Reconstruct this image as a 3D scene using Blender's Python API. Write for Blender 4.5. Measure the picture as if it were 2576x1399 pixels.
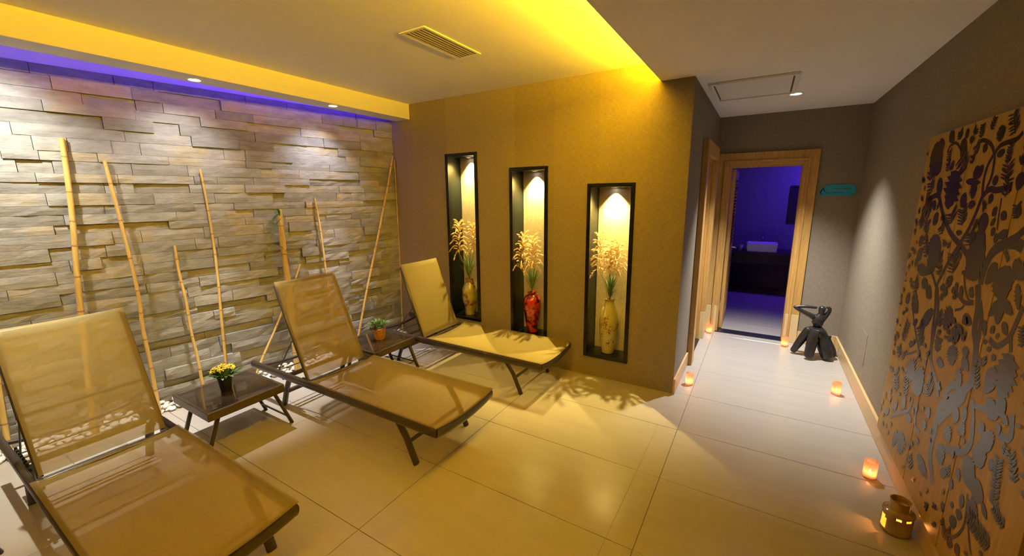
import bpy, math, random
from mathutils import Vector, Matrix

for o in list(bpy.data.objects):
    bpy.data.objects.remove(o, do_unlink=True)
SC = bpy.context.scene
COL = SC.collection
random.seed(7)
PI = math.pi
rad = math.radians

# ------------------------------------------------------------------ camera
def camera_axes(yaw, pitch, roll):
    y, p, r = rad(yaw), rad(pitch), rad(roll)
    f = Vector((math.sin(y) * math.cos(p), math.cos(y) * math.cos(p), -math.sin(p)))
    rt = Vector((math.cos(y), -math.sin(y), 0))
    up = rt.cross(f)
    return rt * math.cos(r) + up * math.sin(r), up * math.cos(r) - rt * math.sin(r), f
_r, _u, _f = camera_axes(-31.447, 11.446, -0.606)
cam = bpy.data.cameras.new('camera')
cam.sensor_fit = 'HORIZONTAL'
cam.sensor_width = 36.0
cam.lens = 36.0 * 1024.5 / 2576.0
cam.clip_start = 0.02
camo = bpy.data.objects.new('camera', cam)
COL.objects.link(camo)
camo.matrix_world = Matrix(((_r.x, _u.x, -_f.x, 3.744), (_r.y, _u.y, -_f.y, -3.486), (_r.z, _u.z, -_f.z, 1.692), (0, 0, 0, 1)))
SC.camera = camo

# ------------------------------------------------------------------ world, exposure, built-in light
SC.view_settings.view_transform = 'Standard'
SC.view_settings.look = 'None'
SC.view_settings.gamma = 1.0
SC.view_settings.use_curve_mapping = False
SC.view_settings.exposure = -0.12
world = bpy.data.worlds.new('world')
SC.world = world
world.use_nodes = True
world.node_tree.nodes['Background'].inputs[0].default_value = (0.02, 0.018, 0.015, 1)
world.node_tree.nodes['Background'].inputs[1].default_value = 0.05

def area_strip(name, loc, direction, length, width, colour, energy, spread=180):
    """LED strip running along world Y (length), shining along `direction`."""
    d = bpy.data.lights.new(name, 'AREA')
    d.shape = 'RECTANGLE'
    d.size, d.size_y = width, length
    d.color, d.energy = colour, energy
    d.spread = rad(spread)
    o = bpy.data.objects.new(name, d)
    z = -Vector(direction).normalized()
    y = Vector((0, 1, 0))
    x = y.cross(z).normalized()
    y = z.cross(x)
    o.matrix_world = Matrix(((x.x, y.x, z.x, loc[0]), (x.y, y.y, z.y, loc[1]), (x.z, y.z, z.z, loc[2]), (0, 0, 0, 1)))
    COL.objects.link(o)
    return o

COVE_W, SLOT_W = 510.0, 9.5
GOLD = (1.0, 0.55, 0.006)
H1, H2 = 2.687, 2.545           # upper and lower ceiling
XCOVE = 2.978                   # lip of the lower ceiling
# amber strip lying behind the lip of the lower ceiling
area_strip('cove_led', (XCOVE + 0.085, -2.5, 2.578), (-0.14, 0, 1), 4.9, 0.03, GOLD, COVE_W)
# violet strip in the slot above the stone wall
area_strip('slot_led', (0.075, -2.1, 2.585), (-0.75, 0, 1), 4.1, 0.02, (0.09, 0.02, 1.0), SLOT_W)

# ------------------------------------------------------------------ helpers
class MB:
    """collects shapes, becomes ONE mesh object"""
    def __init__(s):
        s.v, s.f = [], []
    def add(s, vs, fs):
        n = len(s.v)
        s.v += [tuple(p) for p in vs]
        s.f += [tuple(i + n for i in f) for f in fs]
        return s
    def box(s, x0, x1, y0, y1, z0, z1):
        return s.add([(x0, y0, z0), (x1, y0, z0), (x1, y1, z0), (x0, y1, z0), (x0, y0, z1), (x1, y0, z1), (x1, y1, z1), (x0, y1, z1)],
                     [(0, 3, 2, 1), (4, 5, 6, 7), (0, 1, 5, 4), (1, 2, 6, 5), (2, 3, 7, 6), (3, 0, 4, 7)])
    def tube(s, pts, r, n=8, r2=None, up=None, closed=False):
        """sweep an ellipse (r sideways, r2 along `up`) along pts; r may be a list"""
        P = [Vector(p) for p in pts]
        m = len(P)
        rs = r if isinstance(r, (list, tuple)) else [r] * m
        r2s = rs if r2 is None else (r2 if isinstance(r2, (list, tuple)) else [r2] * m)
        vs, fs = [], []
        ref = Vector(up) if up else None
        prev = None
        for i in range(m):
            if closed:
                t = P[(i + 1) % m] - P[i - 1]
            else:
                t = P[min(i + 1, m - 1)] - P[max(i - 1, 0)]
            if t.length < 1e-9:
                t = Vector((0, 0, 1))
            t.normalize()
            if ref is not None:
                u = ref - t * ref.dot(t)
                if u.length < 1e-4:
                    u = t.orthogonal()
            elif prev is None:
                u = t.orthogonal()
            else:
                u = prev - t * prev.dot(t)
                if u.length < 1e-6:
                    u = t.orthogonal()
            u.normalize()
            prev = u
            w = t.cross(u)
            for k in range(n):
                a = 2 * PI * k / n
                vs.append(P[i] + w * (math.cos(a) * rs[i]) + u * (math.sin(a) * r2s[i]))
        q = m if closed else m - 1
        for i in range(q):
            for k in range(n):
                a, b = i * n + k, i * n + (k + 1) % n
                c, d = ((i + 1) % m) * n + (k + 1) % n, ((i + 1) % m) * n + k
                fs.append((a, b, c, d))
        if not closed:
            fs.append(tuple(range(n - 1, -1, -1)))
            fs.append(tuple((m - 1) * n + k for k in range(n)))
        return s.add(vs, fs)
    def lathe(s, prof, n=24, c=(0, 0, 0), skip=None):
        """prof: (radius, z) list; skip(i, k) leaves a face out"""
        vs, fs = [], []
        for r, z in prof:
            for k in range(n):
                a = 2 * PI * k / n
                vs.append((c[0] + r * math.cos(a), c[1] + r * math.sin(a), c[2] + z))
        for i in range(len(prof) - 1):
            for k in range(n):
                if skip and skip(i, k):
                    continue
                fs.append((i * n + k, i * n + (k + 1) % n, (i + 1) * n + (k + 1) % n, (i + 1) * n + k))
        if prof[0][0] > 1e-4:
            fs.append(tuple(range(n - 1, -1, -1)))
        if prof[-1][0] > 1e-4 and not skip:
            fs.append(tuple((len(prof) - 1) * n + k for k in range(n)))
        return s.add(vs, fs)
    def grid(s, fn, nu, nv, thick=0.0):
        """fn(u, v) -> point, 0..1"""
        vs = [fn(i / nu, j / nv) for j in range(nv + 1) for i in range(nu + 1)]
        fs = [(j * (nu + 1) + i, j * (nu + 1) + i + 1, (j + 1) * (nu + 1) + i + 1, (j + 1) * (nu + 1) + i) for j in range(nv) for i in range(nu)]
        return s.add(vs, fs)
    def prism(s, outline, z0, z1, M=None):
        n = len(outline)
        vs = [Vector((x, y, z0)) for x, y in outline] + [Vector((x, y, z1)) for x, y in outline]
        if M is not None:
            vs = [M @ p for p in vs]
        fs = [tuple(range(n - 1, -1, -1)), tuple(range(n, 2 * n))] + [(i, (i + 1) % n, n + (i + 1) % n, n + i) for i in range(n)]
        return s.add(vs, fs)
    def mesh(s, name, mat, smooth=None):
        me = bpy.data.meshes.new(name)
        me.from_pydata(s.v, [], s.f)
        me.update()
        if mat is not None:
            me.materials.append(mat)
        if smooth:
            me.polygons.foreach_set('use_smooth', [True] * len(me.polygons))
            me.set_sharp_from_angle(angle=rad(smooth))
        return me
    def build(s, name, mat, parent=None, smooth=None, bevel=0.0, solid=0.0, offset=0.0):
        return link(name, s.mesh(name, mat, smooth), parent, bevel, solid, offset)

def link(name, me, parent=None, bevel=0.0, solid=0.0, offset=0.0):
    o = bpy.data.objects.new(name, me)
    COL.objects.link(o)
    if parent is not None:
        o.parent = parent
    if solid:
        m = o.modifiers.new('solidify', 'SOLIDIFY')
        m.thickness, m.offset = solid, offset
    if bevel:
        m = o.modifiers.new('bevel', 'BEVEL')
        m.width, m.segments, m.limit_method, m.angle_limit = bevel, 2, 'ANGLE', rad(40)
    return o

def tag(o, label, cat, group=None, kind=None):
    o['label'] = label
    o['category'] = cat
    if group:
        o['group'] = group
    if kind:
        o['kind'] = kind
    return o

def empty(name, loc, rz=0.0, label=None, cat=None, group=None):
    o = bpy.data.objects.new(name, None)
    o.empty_display_size = 0.1
    COL.objects.link(o)
    o.location = loc
    o.rotation_euler = (0, 0, rz)
    if label:
        tag(o, label, cat, group)
    return o

def struct(o, label=None, cat=None):
    o['kind'] = 'structure'
    if label:
        o['label'] = label
        o['category'] = cat
    return o

def copy_tree(o, parent=None):
    c = o.copy()
    COL.objects.link(c)
    c.parent = parent
    for ch in list(o.children):
        copy_tree(ch, c)
    return c

def light(name, kind, loc, colour, energy, radius=0.02, size=60, blend=0.4, target=None, parent=None):
    d = bpy.data.lights.new(name, kind)
    d.color, d.energy = colour, energy
    d.shadow_soft_size = radius
    if kind == 'SPOT':
        d.spot_size, d.spot_blend = rad(size), blend
    o = bpy.data.objects.new(name, d)
    COL.objects.link(o)
    o.location = loc
    if target is not None:
        o.rotation_euler = (Vector(target) - Vector(loc)).to_track_quat('-Z', 'Y').to_euler()
    return o

# ------------------------------------------------------------------ materials
def mat(name, colour, rough=0.5, metal=0.0, spec=0.5, coat=0.0):
    m = bpy.data.materials.new(name)
    m.use_nodes = True
    b = m.node_tree.nodes['Principled BSDF']
    b.inputs['Base Color'].default_value = (*colour, 1)
    b.inputs['Roughness'].default_value = rough
    b.inputs['Metallic'].default_value = metal
    b.inputs['Specular IOR Level'].default_value = spec
    if coat:
        b.inputs['Coat Weight'].default_value = coat
        b.inputs['Coat Roughness'].default_value = 0.08
    return m

def nd(m, kind, **kw):
    n = m.node_tree.nodes.new(kind)
    for k, v in kw.items():
        if k.startswith('in_'):
            n.inputs[k[3:].replace('_', ' ')].default_value = v
        else:
            setattr(n, k, v)
    return n

def wire(m, a, ao, b, bi):
    m.node_tree.links.new(a.outputs[ao], b.inputs[bi])

def bsdf(m):
    return m.node_tree.nodes['Principled BSDF']

def ramp(m, stops):
    r = nd(m, 'ShaderNodeValToRGB')
    e = r.color_ramp.elements
    while len(e) > 1:
        e.remove(e[-1])
    for i, (p, c) in enumerate(stops):
        el = e[0] if i == 0 else e.new(p)
        el.position = p
        el.color = (*c, 1)
    return r

def noise_mat(name, stops, scale=(1, 1, 1), nscale=5.0, detail=4.0, rough=0.5, bump=0.0, bump_scale=None, coords='Object', spec=0.5, coat=0.0, distortion=0.0):
    m = mat(name, stops[0][1], rough, 0, spec, coat)
    tc = nd(m, 'ShaderNodeTexCoord')
    mp = nd(m, 'ShaderNodeMapping')
    mp.inputs['Scale'].default_value = scale
    wire(m, tc, coords, mp, 'Vector')
    n = nd(m, 'ShaderNodeTexNoise', in_Scale=nscale, in_Detail=detail, in_Distortion=distortion)
    wire(m, mp, 0, n, 'Vector')
    r = ramp(m, stops)
    wire(m, n, 0, r, 0)
    wire(m, r, 0, bsdf(m), 'Base Color')
    if bump:
        b = nd(m, 'ShaderNodeBump', in_Strength=bump, in_Distance=0.01)
        if bump_scale:
            n2 = nd(m, 'ShaderNodeTexNoise', in_Scale=bump_scale, in_Detail=5.0)
            wire(m, mp, 0, n2, 'Vector')
            wire(m, n2, 0, b, 'Height')
        else:
            wire(m, n, 0, b, 'Height')
        wire(m, b, 0, bsdf(m), 'Normal')
    return m

M = {}
M['ceiling'] = noise_mat('white_ceiling_paint', [(0.3, (0.80, 0.78, 0.77)), (0.7, (0.84, 0.82, 0.81))], nscale=2.0, rough=0.8, bump=0.02, bump_scale=60)

def wallpaper(name, c):
    """woven vinyl wallpaper: fine horizontal and vertical threads"""
    m = mat(name, c, 0.75, 0, 0.3)
    tc = nd(m, 'ShaderNodeTexCoord')
    geo = nd(m, 'ShaderNodeNewGeometry')
    a = nd(m, 'ShaderNodeMapping'); a.inputs['Scale'].default_value = (25, 25, 420)
    b = nd(m, 'ShaderNodeMapping'); b.inputs['Scale'].default_value = (420, 420, 25)
    wire(m, geo, 'Position', a, 'Vector'); wire(m, geo, 'Position', b, 'Vector')
    na = nd(m, 'ShaderNodeTexNoise', in_Scale=1.0, in_Detail=2.0)
    nb = nd(m, 'ShaderNodeTexNoise', in_Scale=1.0, in_Detail=2.0)
    wire(m, a, 0, na, 'Vector'); wire(m, b, 0, nb, 'Vector')
    mx = nd(m, 'ShaderNodeMath', operation='ADD'); wire(m, na, 0, mx, 0); wire(m, nb, 0, mx, 1)
    r = ramp(m, [(0.35, tuple(x * 0.72 for x in c)), (0.65, tuple(x * 1.25 for x in c))])
    h = nd(m, 'ShaderNodeMath', operation='MULTIPLY'); h.inputs[1].default_value = 0.5
    wire(m, mx, 0, h, 0); wire(m, h, 0, r, 0)
    # the hung strips of paper differ a little from one another
    sx = nd(m, 'ShaderNodeSeparateXYZ'); wire(m, geo, 'Position', sx, 0)
    k1 = nd(m, 'ShaderNodeMath', operation='MULTIPLY_ADD'); k1.inputs[1].default_value = 2.39; k1.inputs[2].default_value = 0.04
    wire(m, sx, 0, k1, 0)
    k2 = nd(m, 'ShaderNodeMath', operation='FLOOR'); wire(m, k1, 0, k2, 0)
    wn = nd(m, 'ShaderNodeTexWhiteNoise', noise_dimensions='1D'); wire(m, k2, 0, wn, 'W')
    k3 = nd(m, 'ShaderNodeMath', operation='MULTIPLY_ADD'); k3.inputs[1].default_value = 0.14; k3.inputs[2].default_value = 0.93
    wire(m, wn, 'Value', k3, 0)
    hs = nd(m, 'ShaderNodeHueSaturation'); wire(m, k3, 0, hs, 'Value'); wire(m, r, 0, hs, 'Color')
    wire(m, hs, 0, bsdf(m), 'Base Color')
    bp = nd(m, 'ShaderNodeBump', in_Strength=0.25, in_Distance=0.002)
    wire(m, h, 0, bp, 'Height'); wire(m, bp, 0, bsdf(m), 'Normal')
    return m
M['paper'] = wallpaper('taupe_linen_wallpaper', (0.24, 0.198, 0.142))
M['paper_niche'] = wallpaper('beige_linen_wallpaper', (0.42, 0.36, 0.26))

def wood(name, c1, c2, axis='Z', rough=0.4, coat=0.0):
    sc = {'Z': (9, 9, 0.7), 'Y': (9, 0.7, 9), 'X': (0.7, 9, 9)}[axis]
    m = mat(name, c1, rough, 0, 0.5, coat)
    geo = nd(m, 'ShaderNodeNewGeometry')
    mp = nd(m, 'ShaderNodeMapping'); mp.inputs['Scale'].default_value = sc
    wire(m, geo, 'Position', mp, 'Vector')
    n = nd(m, 'ShaderNodeTexNoise', in_Scale=6.0, in_Detail=6.0, in_Roughness=0.65, in_Distortion=0.6)
    wire(m, mp, 0, n, 'Vector')
    r = ramp(m, [(0.3, c1), (0.7, c2)])
    wire(m, n, 0, r, 0); wire(m, r, 0, bsdf(m), 'Base Color')
    bp = nd(m, 'ShaderNodeBump', in_Strength=0.08, in_Distance=0.003)
    wire(m, n, 0, bp, 'Height'); wire(m, bp, 0, bsdf(m), 'Normal')
    return m
M['oak'] = wood('honey_oak', (0.42, 0.22, 0.055), (0.60, 0.36, 0.11))
M['oak_pale'] = wood('pale_oak', (0.58, 0.44, 0.20), (0.68, 0.53, 0.28))
M['oak_dark'] = wood('dark_oak_edge', (0.16, 0.07, 0.02), (0.22, 0.10, 0.03))
M['skirting'] = wood('oak_skirting', (0.50, 0.33, 0.13), (0.62, 0.43, 0.20), 'Y', 0.35)
M['panel'] = wood('ochre_stained_board', (0.33, 0.19, 0.024), (0.46, 0.28, 0.045), 'Z', 0.55)

def stone():
    m = mat('split_slate', (0.3, 0.29, 0.27), 0.62, 0, 0.4)
    geo = nd(m, 'ShaderNodeNewGeometry')
    oi = nd(m, 'ShaderNodeObjectInfo')
    n1 = nd(m, 'ShaderNodeTexNoise', in_Scale=7.0, in_Detail=6.0, in_Roughness=0.65)
    mp = nd(m, 'ShaderNodeMapping'); mp.inputs['Scale'].default_value = (1, 1, 3)
    wire(m, geo, 'Position', mp, 'Vector'); wire(m, mp, 0, n1, 'Vector')
    grey = ramp(m, [(0.25, (0.195, 0.20, 0.19)), (0.5, (0.285, 0.29, 0.272)), (0.75, (0.375, 0.378, 0.352))])
    wire(m, n1, 0, grey, 0)
    ochre = ramp(m, [(0.3, (0.28, 0.225, 0.11)), (0.7, (0.38, 0.32, 0.18))])
    wire(m, n1, 0, ochre, 0)
    n2 = nd(m, 'ShaderNodeTexNoise', in_Scale=2.6, in_Detail=3.0)
    wire(m, geo, 'Position', n2, 'Vector')
    s = nd(m, 'ShaderNodeMath', operation='MULTIPLY_ADD'); s.inputs[1].default_value = 0.28; s.inputs[2].default_value = -0.13
    wire(m, oi, 'Random', s, 0)
    a = nd(m, 'ShaderNodeMath', operation='ADD'); wire(m, n2, 0, a, 0); wire(m, s, 0, a, 1)
    mk = ramp(m, [(0.60, (0, 0, 0)), (0.72, (0.6, 0.6, 0.6))])
    wire(m, a, 0, mk, 0)
    mx = nd(m, 'ShaderNodeMix', data_type='RGBA')
    wire(m, mk, 0, mx, 0); wire(m, grey, 0, mx, 6); wire(m, ochre, 0, mx, 7)
    val = nd(m, 'ShaderNodeMath', operation='MULTIPLY_ADD'); val.inputs[1].default_value = 0.5; val.inputs[2].default_value = 0.75
    wire(m, oi, 'Random', val, 0)
    hs = nd(m, 'ShaderNodeHueSaturation'); wire(m, val, 0, hs, 'Value'); wire(m, mx, 2, hs, 'Color')
    wire(m, hs, 0, bsdf(m), 'Base Color')
    n3 = nd(m, 'ShaderNodeTexNoise', in_Scale=26.0, in_Detail=8.0, in_Roughness=0.7, in_Distortion=0.8)
    wire(m, mp, 0, n3, 'Vector')
    bp = nd(m, 'ShaderNodeBump', in_Strength=0.55, in_Distance=0.012)
    wire(m, n3, 0, bp, 'Height'); wire(m, bp, 0, bsdf(m), 'Normal')
    return m
M['stone'] = stone()
M['mortar'] = mat('dark_mortar', (0.09, 0.08, 0.065), 0.9)

def tile_mat():
    m = mat('ivory_porcelain_tile', (0.62, 0.58, 0.52), 0.3, 0, 0.5)
    geo = nd(m, 'ShaderNodeNewGeometry')
    oi = nd(m, 'ShaderNodeObjectInfo')
    mp = nd(m, 'ShaderNodeMapping'); mp.inputs['Scale'].default_value = (0.8, 5, 1)
    wire(m, geo, 'Position', mp, 'Vector')
    n = nd(m, 'ShaderNodeTexNoise', in_Scale=2.2, in_Detail=8.0, in_Roughness=0.6)
    wire(m, mp, 0, n, 'Vector')
    r = ramp(m, [(0.25, (0.345, 0.308, 0.258)), (0.75, (0.380, 0.342, 0.290))])
    wire(m, n, 0, r, 0); wire(m, r, 0, bsdf(m), 'Base Color')
    rr = ramp(m, [(0.3, (0.21, 0.21, 0.21)), (0.7, (0.25, 0.25, 0.25))])
    wire(m, n, 0, rr, 0); wire(m, rr, 0, bsdf(m), 'Roughness')
    return m
M['tile'] = tile_mat()
M['grout'] = mat('grey_brown_grout', (0.16, 0.13, 0.10), 0.9)
M['threshold'] = mat('black_granite', (0.015, 0.015, 0.02), 0.25)
M['black'] = mat('black_lacquer', (0.004, 0.005, 0.006), 0.25, 0, 0.3)
M['black_side'] = mat('black_satin_panel', (0.005, 0.007, 0.007), 0.30, 0, 0.3)
M['white'] = mat('white_enamel', (0.86, 0.85, 0.83), 0.4)
M['vent_slat'] = mat('vent_slat_grey', (0.40, 0.37, 0.32), 0.5)
M['vent_dark'] = mat('vent_shade_and_seam_dark', (0.10, 0.09, 0.07), 0.8)  # shade behind the vent slats as a colour; also used for hatch seams
M['metal'] = noise_mat('brown_powder_coat', [(0.3, (0.030, 0.022, 0.019)), (0.7, (0.045, 0.034, 0.030))], nscale=300, rough=0.32)
M['chrome'] = mat('brushed_steel', (0.6, 0.6, 0.62), 0.25, 1.0)
M['plastic'] = mat('black_plastic', (0.02, 0.02, 0.02), 0.4)

def sling():
    """open-weave sling: threads over holes"""
    m = mat('golden_mesh_sling', (0.50, 0.36, 0.14), 0.55, 0, 0.3)
    nt = m.node_tree
    out = nt.nodes['Material Output']
    b = bsdf(m)
    tr = nd(m, 'ShaderNodeBsdfTransparent')
    tl = nd(m, 'ShaderNodeBsdfTranslucent'); tl.inputs[0].default_value = (0.64, 0.44, 0.06, 1)
    m1 = nd(m, 'ShaderNodeMixShader'); m1.inputs[0].default_value = 0.38
    wire(m, b, 0, m1, 1); wire(m, tl, 0, m1, 2)
    m2 = nd(m, 'ShaderNodeMixShader'); m2.inputs[0].default_value = 0.505
    wire(m, m1, 0, m2, 1); wire(m, tr, 0, m2, 2)
    wire(m, m2, 0, out, 0)
    geo = nd(m, 'ShaderNodeNewGeometry')
    mp = nd(m, 'ShaderNodeMapping'); mp.inputs['Scale'].default_value = (60, 700, 60)
    wire(m, geo, 'Position', mp, 'Vector')
    n = nd(m, 'ShaderNodeTexNoise', in_Scale=1.0, in_Detail=2.0)
    wire(m, mp, 0, n, 'Vector')
    r = ramp(m, [(0.3, (0.48, 0.385, 0.13)), (0.7, (0.58, 0.475, 0.19))])
    wire(m, n, 0, r, 0); wire(m, r, 0, b, 'Base Color')
    return m
M['sling'] = sling()
M['glass_brown'] = mat('brown_tinted_glass', (0.028, 0.020, 0.014), 0.05, 0, 0.8)
M['table_frame'] = mat('table_brown_frame', (0.040, 0.028, 0.020), 0.35)

def bamboo():
    m = mat('golden_bamboo', (0.62, 0.38, 0.10), 0.35)
    tc = nd(m, 'ShaderNodeTexCoord')
    oi = nd(m, 'ShaderNodeObjectInfo')
    geo = nd(m, 'ShaderNodeNewGeometry')
    mp = nd(m, 'ShaderNodeMapping'); mp.inputs['Scale'].default_value = (30, 30, 2)
    wire(m, geo, 'Position', mp, 'Vector')
    n = nd(m, 'ShaderNodeTexNoise', in_Scale=2.0, in_Detail=4.0)
    wire(m, mp, 0, n, 'Vector')
    r = ramp(m, [(0.3, (0.54, 0.35, 0.08)), (0.7, (0.72, 0.52, 0.18))])
    wire(m, n, 0, r, 0); wire(m, r, 0, bsdf(m), 'Base Color')
    return m
M['bamboo'] = bamboo()
M['node'] = mat('bamboo_node_ring', (0.42, 0.24, 0.07), 0.5)
M['pebble'] = noise_mat('white_river_pebble', [(0.3, (0.72, 0.66, 0.58)), (0.7, (0.84, 0.80, 0.74))], nscale=8, rough=0.55, coords='Object')
M['leaf'] = noise_mat('green_leaf', [(0.3, (0.045, 0.11, 0.02)), (0.7, (0.09, 0.20, 0.035))], nscale=20, rough=0.5)
M['leaf_fern'] = noise_mat('bright_fern_leaf', [(0.3, (0.08, 0.17, 0.015)), (0.7, (0.20, 0.32, 0.04))], nscale=25, rough=0.5)
M['grass'] = noise_mat('silk_grass_blade', [(0.3, (0.07, 0.15, 0.05)), (0.7, (0.20, 0.32, 0.13))], nscale=18, rough=0.5)
M['plume'] = noise_mat('dry_pampas_plume', [(0.3, (0.66, 0.42, 0.17)), (0.7, (0.84, 0.62, 0.32))], nscale=30, rough=0.8)
M['stalk'] = mat('dry_grass_stalk', (0.42, 0.27, 0.10), 0.7)
M['vase_cream'] = noise_mat('celadon_yellow_glaze', [(0.3, (0.50, 0.46, 0.12)), (0.7, (0.62, 0.57, 0.20))], nscale=5, rough=0.18, coat=0.4)
M['vase_rim'] = mat('brown_glaze', (0.22, 0.09, 0.03), 0.3)
M['vase_red'] = noise_mat('crimson_crackle_glaze', [(0.42, (0.07, 0.010, 0.008)), (0.54, (0.50, 0.03, 0.018)), (0.8, (0.70, 0.07, 0.03))], nscale=22, detail=6, rough=0.15, coat=0.6)
M['vase_olive'] = noise_mat('olive_mottled_glaze', [(0.40, (0.16, 0.05, 0.02)), (0.48, (0.38, 0.33, 0.10)), (0.75, (0.55, 0.52, 0.22))], nscale=11, detail=3, rough=0.2, coat=0.4)
M['sprig_paint'] = mat('brown_red_underglaze', (0.24, 0.07, 0.025), 0.3)
M['sculpture'] = mat('black_bronze', (0.012, 0.012, 0.012), 0.33, 0, 0.6)
M['wax'] = mat('candle_wax', (0.85, 0.75, 0.6), 0.5)
M['sign'] = mat('turquoise_sign', (0.02, 0.33, 0.50), 0.4)
M['sign_ink'] = mat('red_brown_sign_ink', (0.16, 0.10, 0.07), 0.5)
M['sign_dark'] = mat('dark_teal_sign_ink', (0.010, 0.035, 0.045), 0.5)
M['ink'] = mat('dark_pattern_varnish', (0.024, 0.014, 0.010), 0.27, 0, 0.42)
M['rattan'] = noise_mat('woven_rattan', [(0.35, (0.30, 0.11, 0.012)), (0.65, (0.60, 0.29, 0.06))], nscale=60, detail=2, rough=0.6, bump=0.6)
M['pot_black'] = mat('black_plant_pot', (0.010, 0.010, 0.010), 0.4)
M['soil'] = mat('potting_soil', (0.03, 0.02, 0.012), 0.95)
M['petal'] = mat('yellow_petal', (0.80, 0.62, 0.05), 0.5)
M['petal_eye'] = mat('brown_flower_eye', (0.10, 0.04, 0.01), 0.8)
M['burner'] = noise_mat('ochre_glazed_ceramic', [(0.3, (0.26, 0.15, 0.045)), (0.7, (0.40, 0.26, 0.09))], nscale=14, rough=0.12, coat=0.8)
M['counter'] = wood('dark_wenge', (0.020, 0.014, 0.011), (0.04, 0.028, 0.02), 'X', 0.4)
M['basin'] = mat('white_ceramic', (0.80, 0.80, 0.80), 0.15, 0, 0.5, 0.3)
M['paper_bath'] = wallpaper('grey_bathroom_wallpaper', (0.22, 0.21, 0.20))

def emit(name, colour, strength):
    m = bpy.data.materials.new(name)
    m.use_nodes = True
    nt = m.node_tree
    e = nt.nodes.new('ShaderNodeEmission')
    e.inputs[0].default_value = (*colour, 1)
    e.inputs[1].default_value = strength
    nt.links.new(e.outputs[0], nt.nodes['Material Output'].inputs[0])
    return m
M['lamp_white'] = emit('lit_lamp_lens', (1, 0.97, 0.92), 30)
M['flame'] = emit('candle_flame', (1.0, 0.55, 0.20), 80)

def frosted(name, colour):
    m = bpy.data.materials.new(name)
    m.use_nodes = True
    nt = m.node_tree
    out = nt.nodes['Material Output']
    tl = nt.nodes.new('ShaderNodeBsdfTranslucent'); tl.inputs[0].default_value = (*colour, 1)
    df = nt.nodes['Principled BSDF']; df.inputs['Base Color'].default_value = (*colour, 1); df.inputs['Roughness'].default_value = 0.25
    tr = nt.nodes.new('ShaderNodeBsdfTransparent'); tr.inputs[0].default_value = (*colour, 1)
    a = nt.nodes.new('ShaderNodeMixShader'); a.inputs[0].default_value = 0.7
    b = nt.nodes.new('ShaderNodeMixShader'); b.inputs[0].default_value = 0.35
    L = nt.links.new
    L(df.outputs[0], a.inputs[1]); L(tl.outputs[0], a.inputs[2]); L(a.outputs[0], b.inputs[1]); L(tr.outputs[0], b.inputs[2]); L(b.outputs[0], out.inputs[0])
    return m
M['frost'] = frosted('frosted_peach_glass', (0.95, 0.74, 0.58))

# ================================================================== STRUCTURE
XC, XR, YEND = 3.223, 4.572, 2.0        # hall: left wall, right wall, end wall
YB = -5.0                               # wall behind the camera
TILE_X, TILE_Y = 1.253, 0.6
BATH_Y = 5.1

# ---- floor: grout bed with separate tiles
fl = MB().box(-1.2, 5.6, YB, BATH_Y + 0.1, -0.12, -0.004).build('floor', M['grout'])
struct(fl, 'ivory porcelain tiled floor with dark grout lines', 'floor')
def clip(a, b):
    r = (max(a[0], b[0]), min(a[1], b[1]), max(a[2], b[2]), min(a[3], b[3]))
    return r if r[1] - r[0] > 0.02 and r[3] - r[2] > 0.02 else None
regions = [(-0.80, XC, YB, 0.0), (XC, XR, YB, YEND), (2.62, 5.38, YEND + 0.14, BATH_Y)]
g = 0.0013
tile_cache = {}
for i in range(-2, 5):
    for j in range(-7, 13):
        t = (0.852 + i * TILE_X + g, 0.852 + (i + 1) * TILE_X - g, -1.76 + j * TILE_Y + g, -1.76 + (j + 1) * TILE_Y - g)
        if i == 1 and j == 2:            # the tile in the corner of niche wall and hall is cut to an L
            y0, y1 = t[2], t[3]
            m = MB().prism([(t[0], y0), (t[1], y0), (t[1], y1), (XC, y1), (XC, 0.0), (t[0], 0.0)], -0.010, 0.0)
            m.build('tile', M['tile'], fl)
            continue
        for r in regions:
            c = clip(t, r)
            if not c:
                continue
            key = (round(c[1] - c[0], 4), round(c[3] - c[2], 4))
            if key not in tile_cache:
                w, h = (c[1] - c[0]) / 2, (c[3] - c[2]) / 2
                e = 0.0015
                mb = MB()
                mb.add([(-w, -h, -0.010), (w, -h, -0.010), (w, h, -0.010), (-w, h, -0.010), (-w, -h, -e), (w, -h, -e), (w, h, -e), (-w, h, -e),
                        (-w + e, -h + e, 0), (w - e, -h + e, 0), (w - e, h - e, 0), (-w + e, h - e, 0)],
                       [(0, 1, 5, 4), (1, 2, 6, 5), (2, 3, 7, 6), (3, 0, 4, 7), (4, 5, 9, 8), (5, 6, 10, 9), (6, 7, 11, 10), (7, 4, 8, 11), (8, 9, 10, 11)])
                tile_cache[key] = mb.mesh('tile', M['tile'])
            o = link('tile', tile_cache[key], fl)
            o.location = ((c[0] + c[1]) / 2, (c[2] + c[3]) / 2, 0)

# ---- ceilings
mb = MB().box(-1.2, XCOVE + 0.30, YB, 0.02, H1, H1 + 0.12)
struct(mb.build('ceiling', M['ceiling']), 'high white ceiling over the loungers, glowing amber at the cove', 'ceiling')
mb = MB().box(XCOVE, XR + 0.1, YB, 0.0, H2, H2 + 0.022).box(XC - 0.02, XR + 0.1, 0.0, YEND + 0.02, H2, H2 + 0.022).box(XCOVE + 0.24, XCOVE + 0.30, YB, 0.0, H2 + 0.022, H1)
struct(mb.build('ceiling_hall', M['ceiling']), 'lower white ceiling of the hall with a thin cove lip', 'ceiling')
# dropped soffit in front of the stone wall
mb = MB().box(0.09, 0.306, YB, -0.001, 2.529, H1)
struct(mb.build('trim_1', M['ceiling']), 'white soffit lit amber, running above the stone wall', 'soffit')

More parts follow.
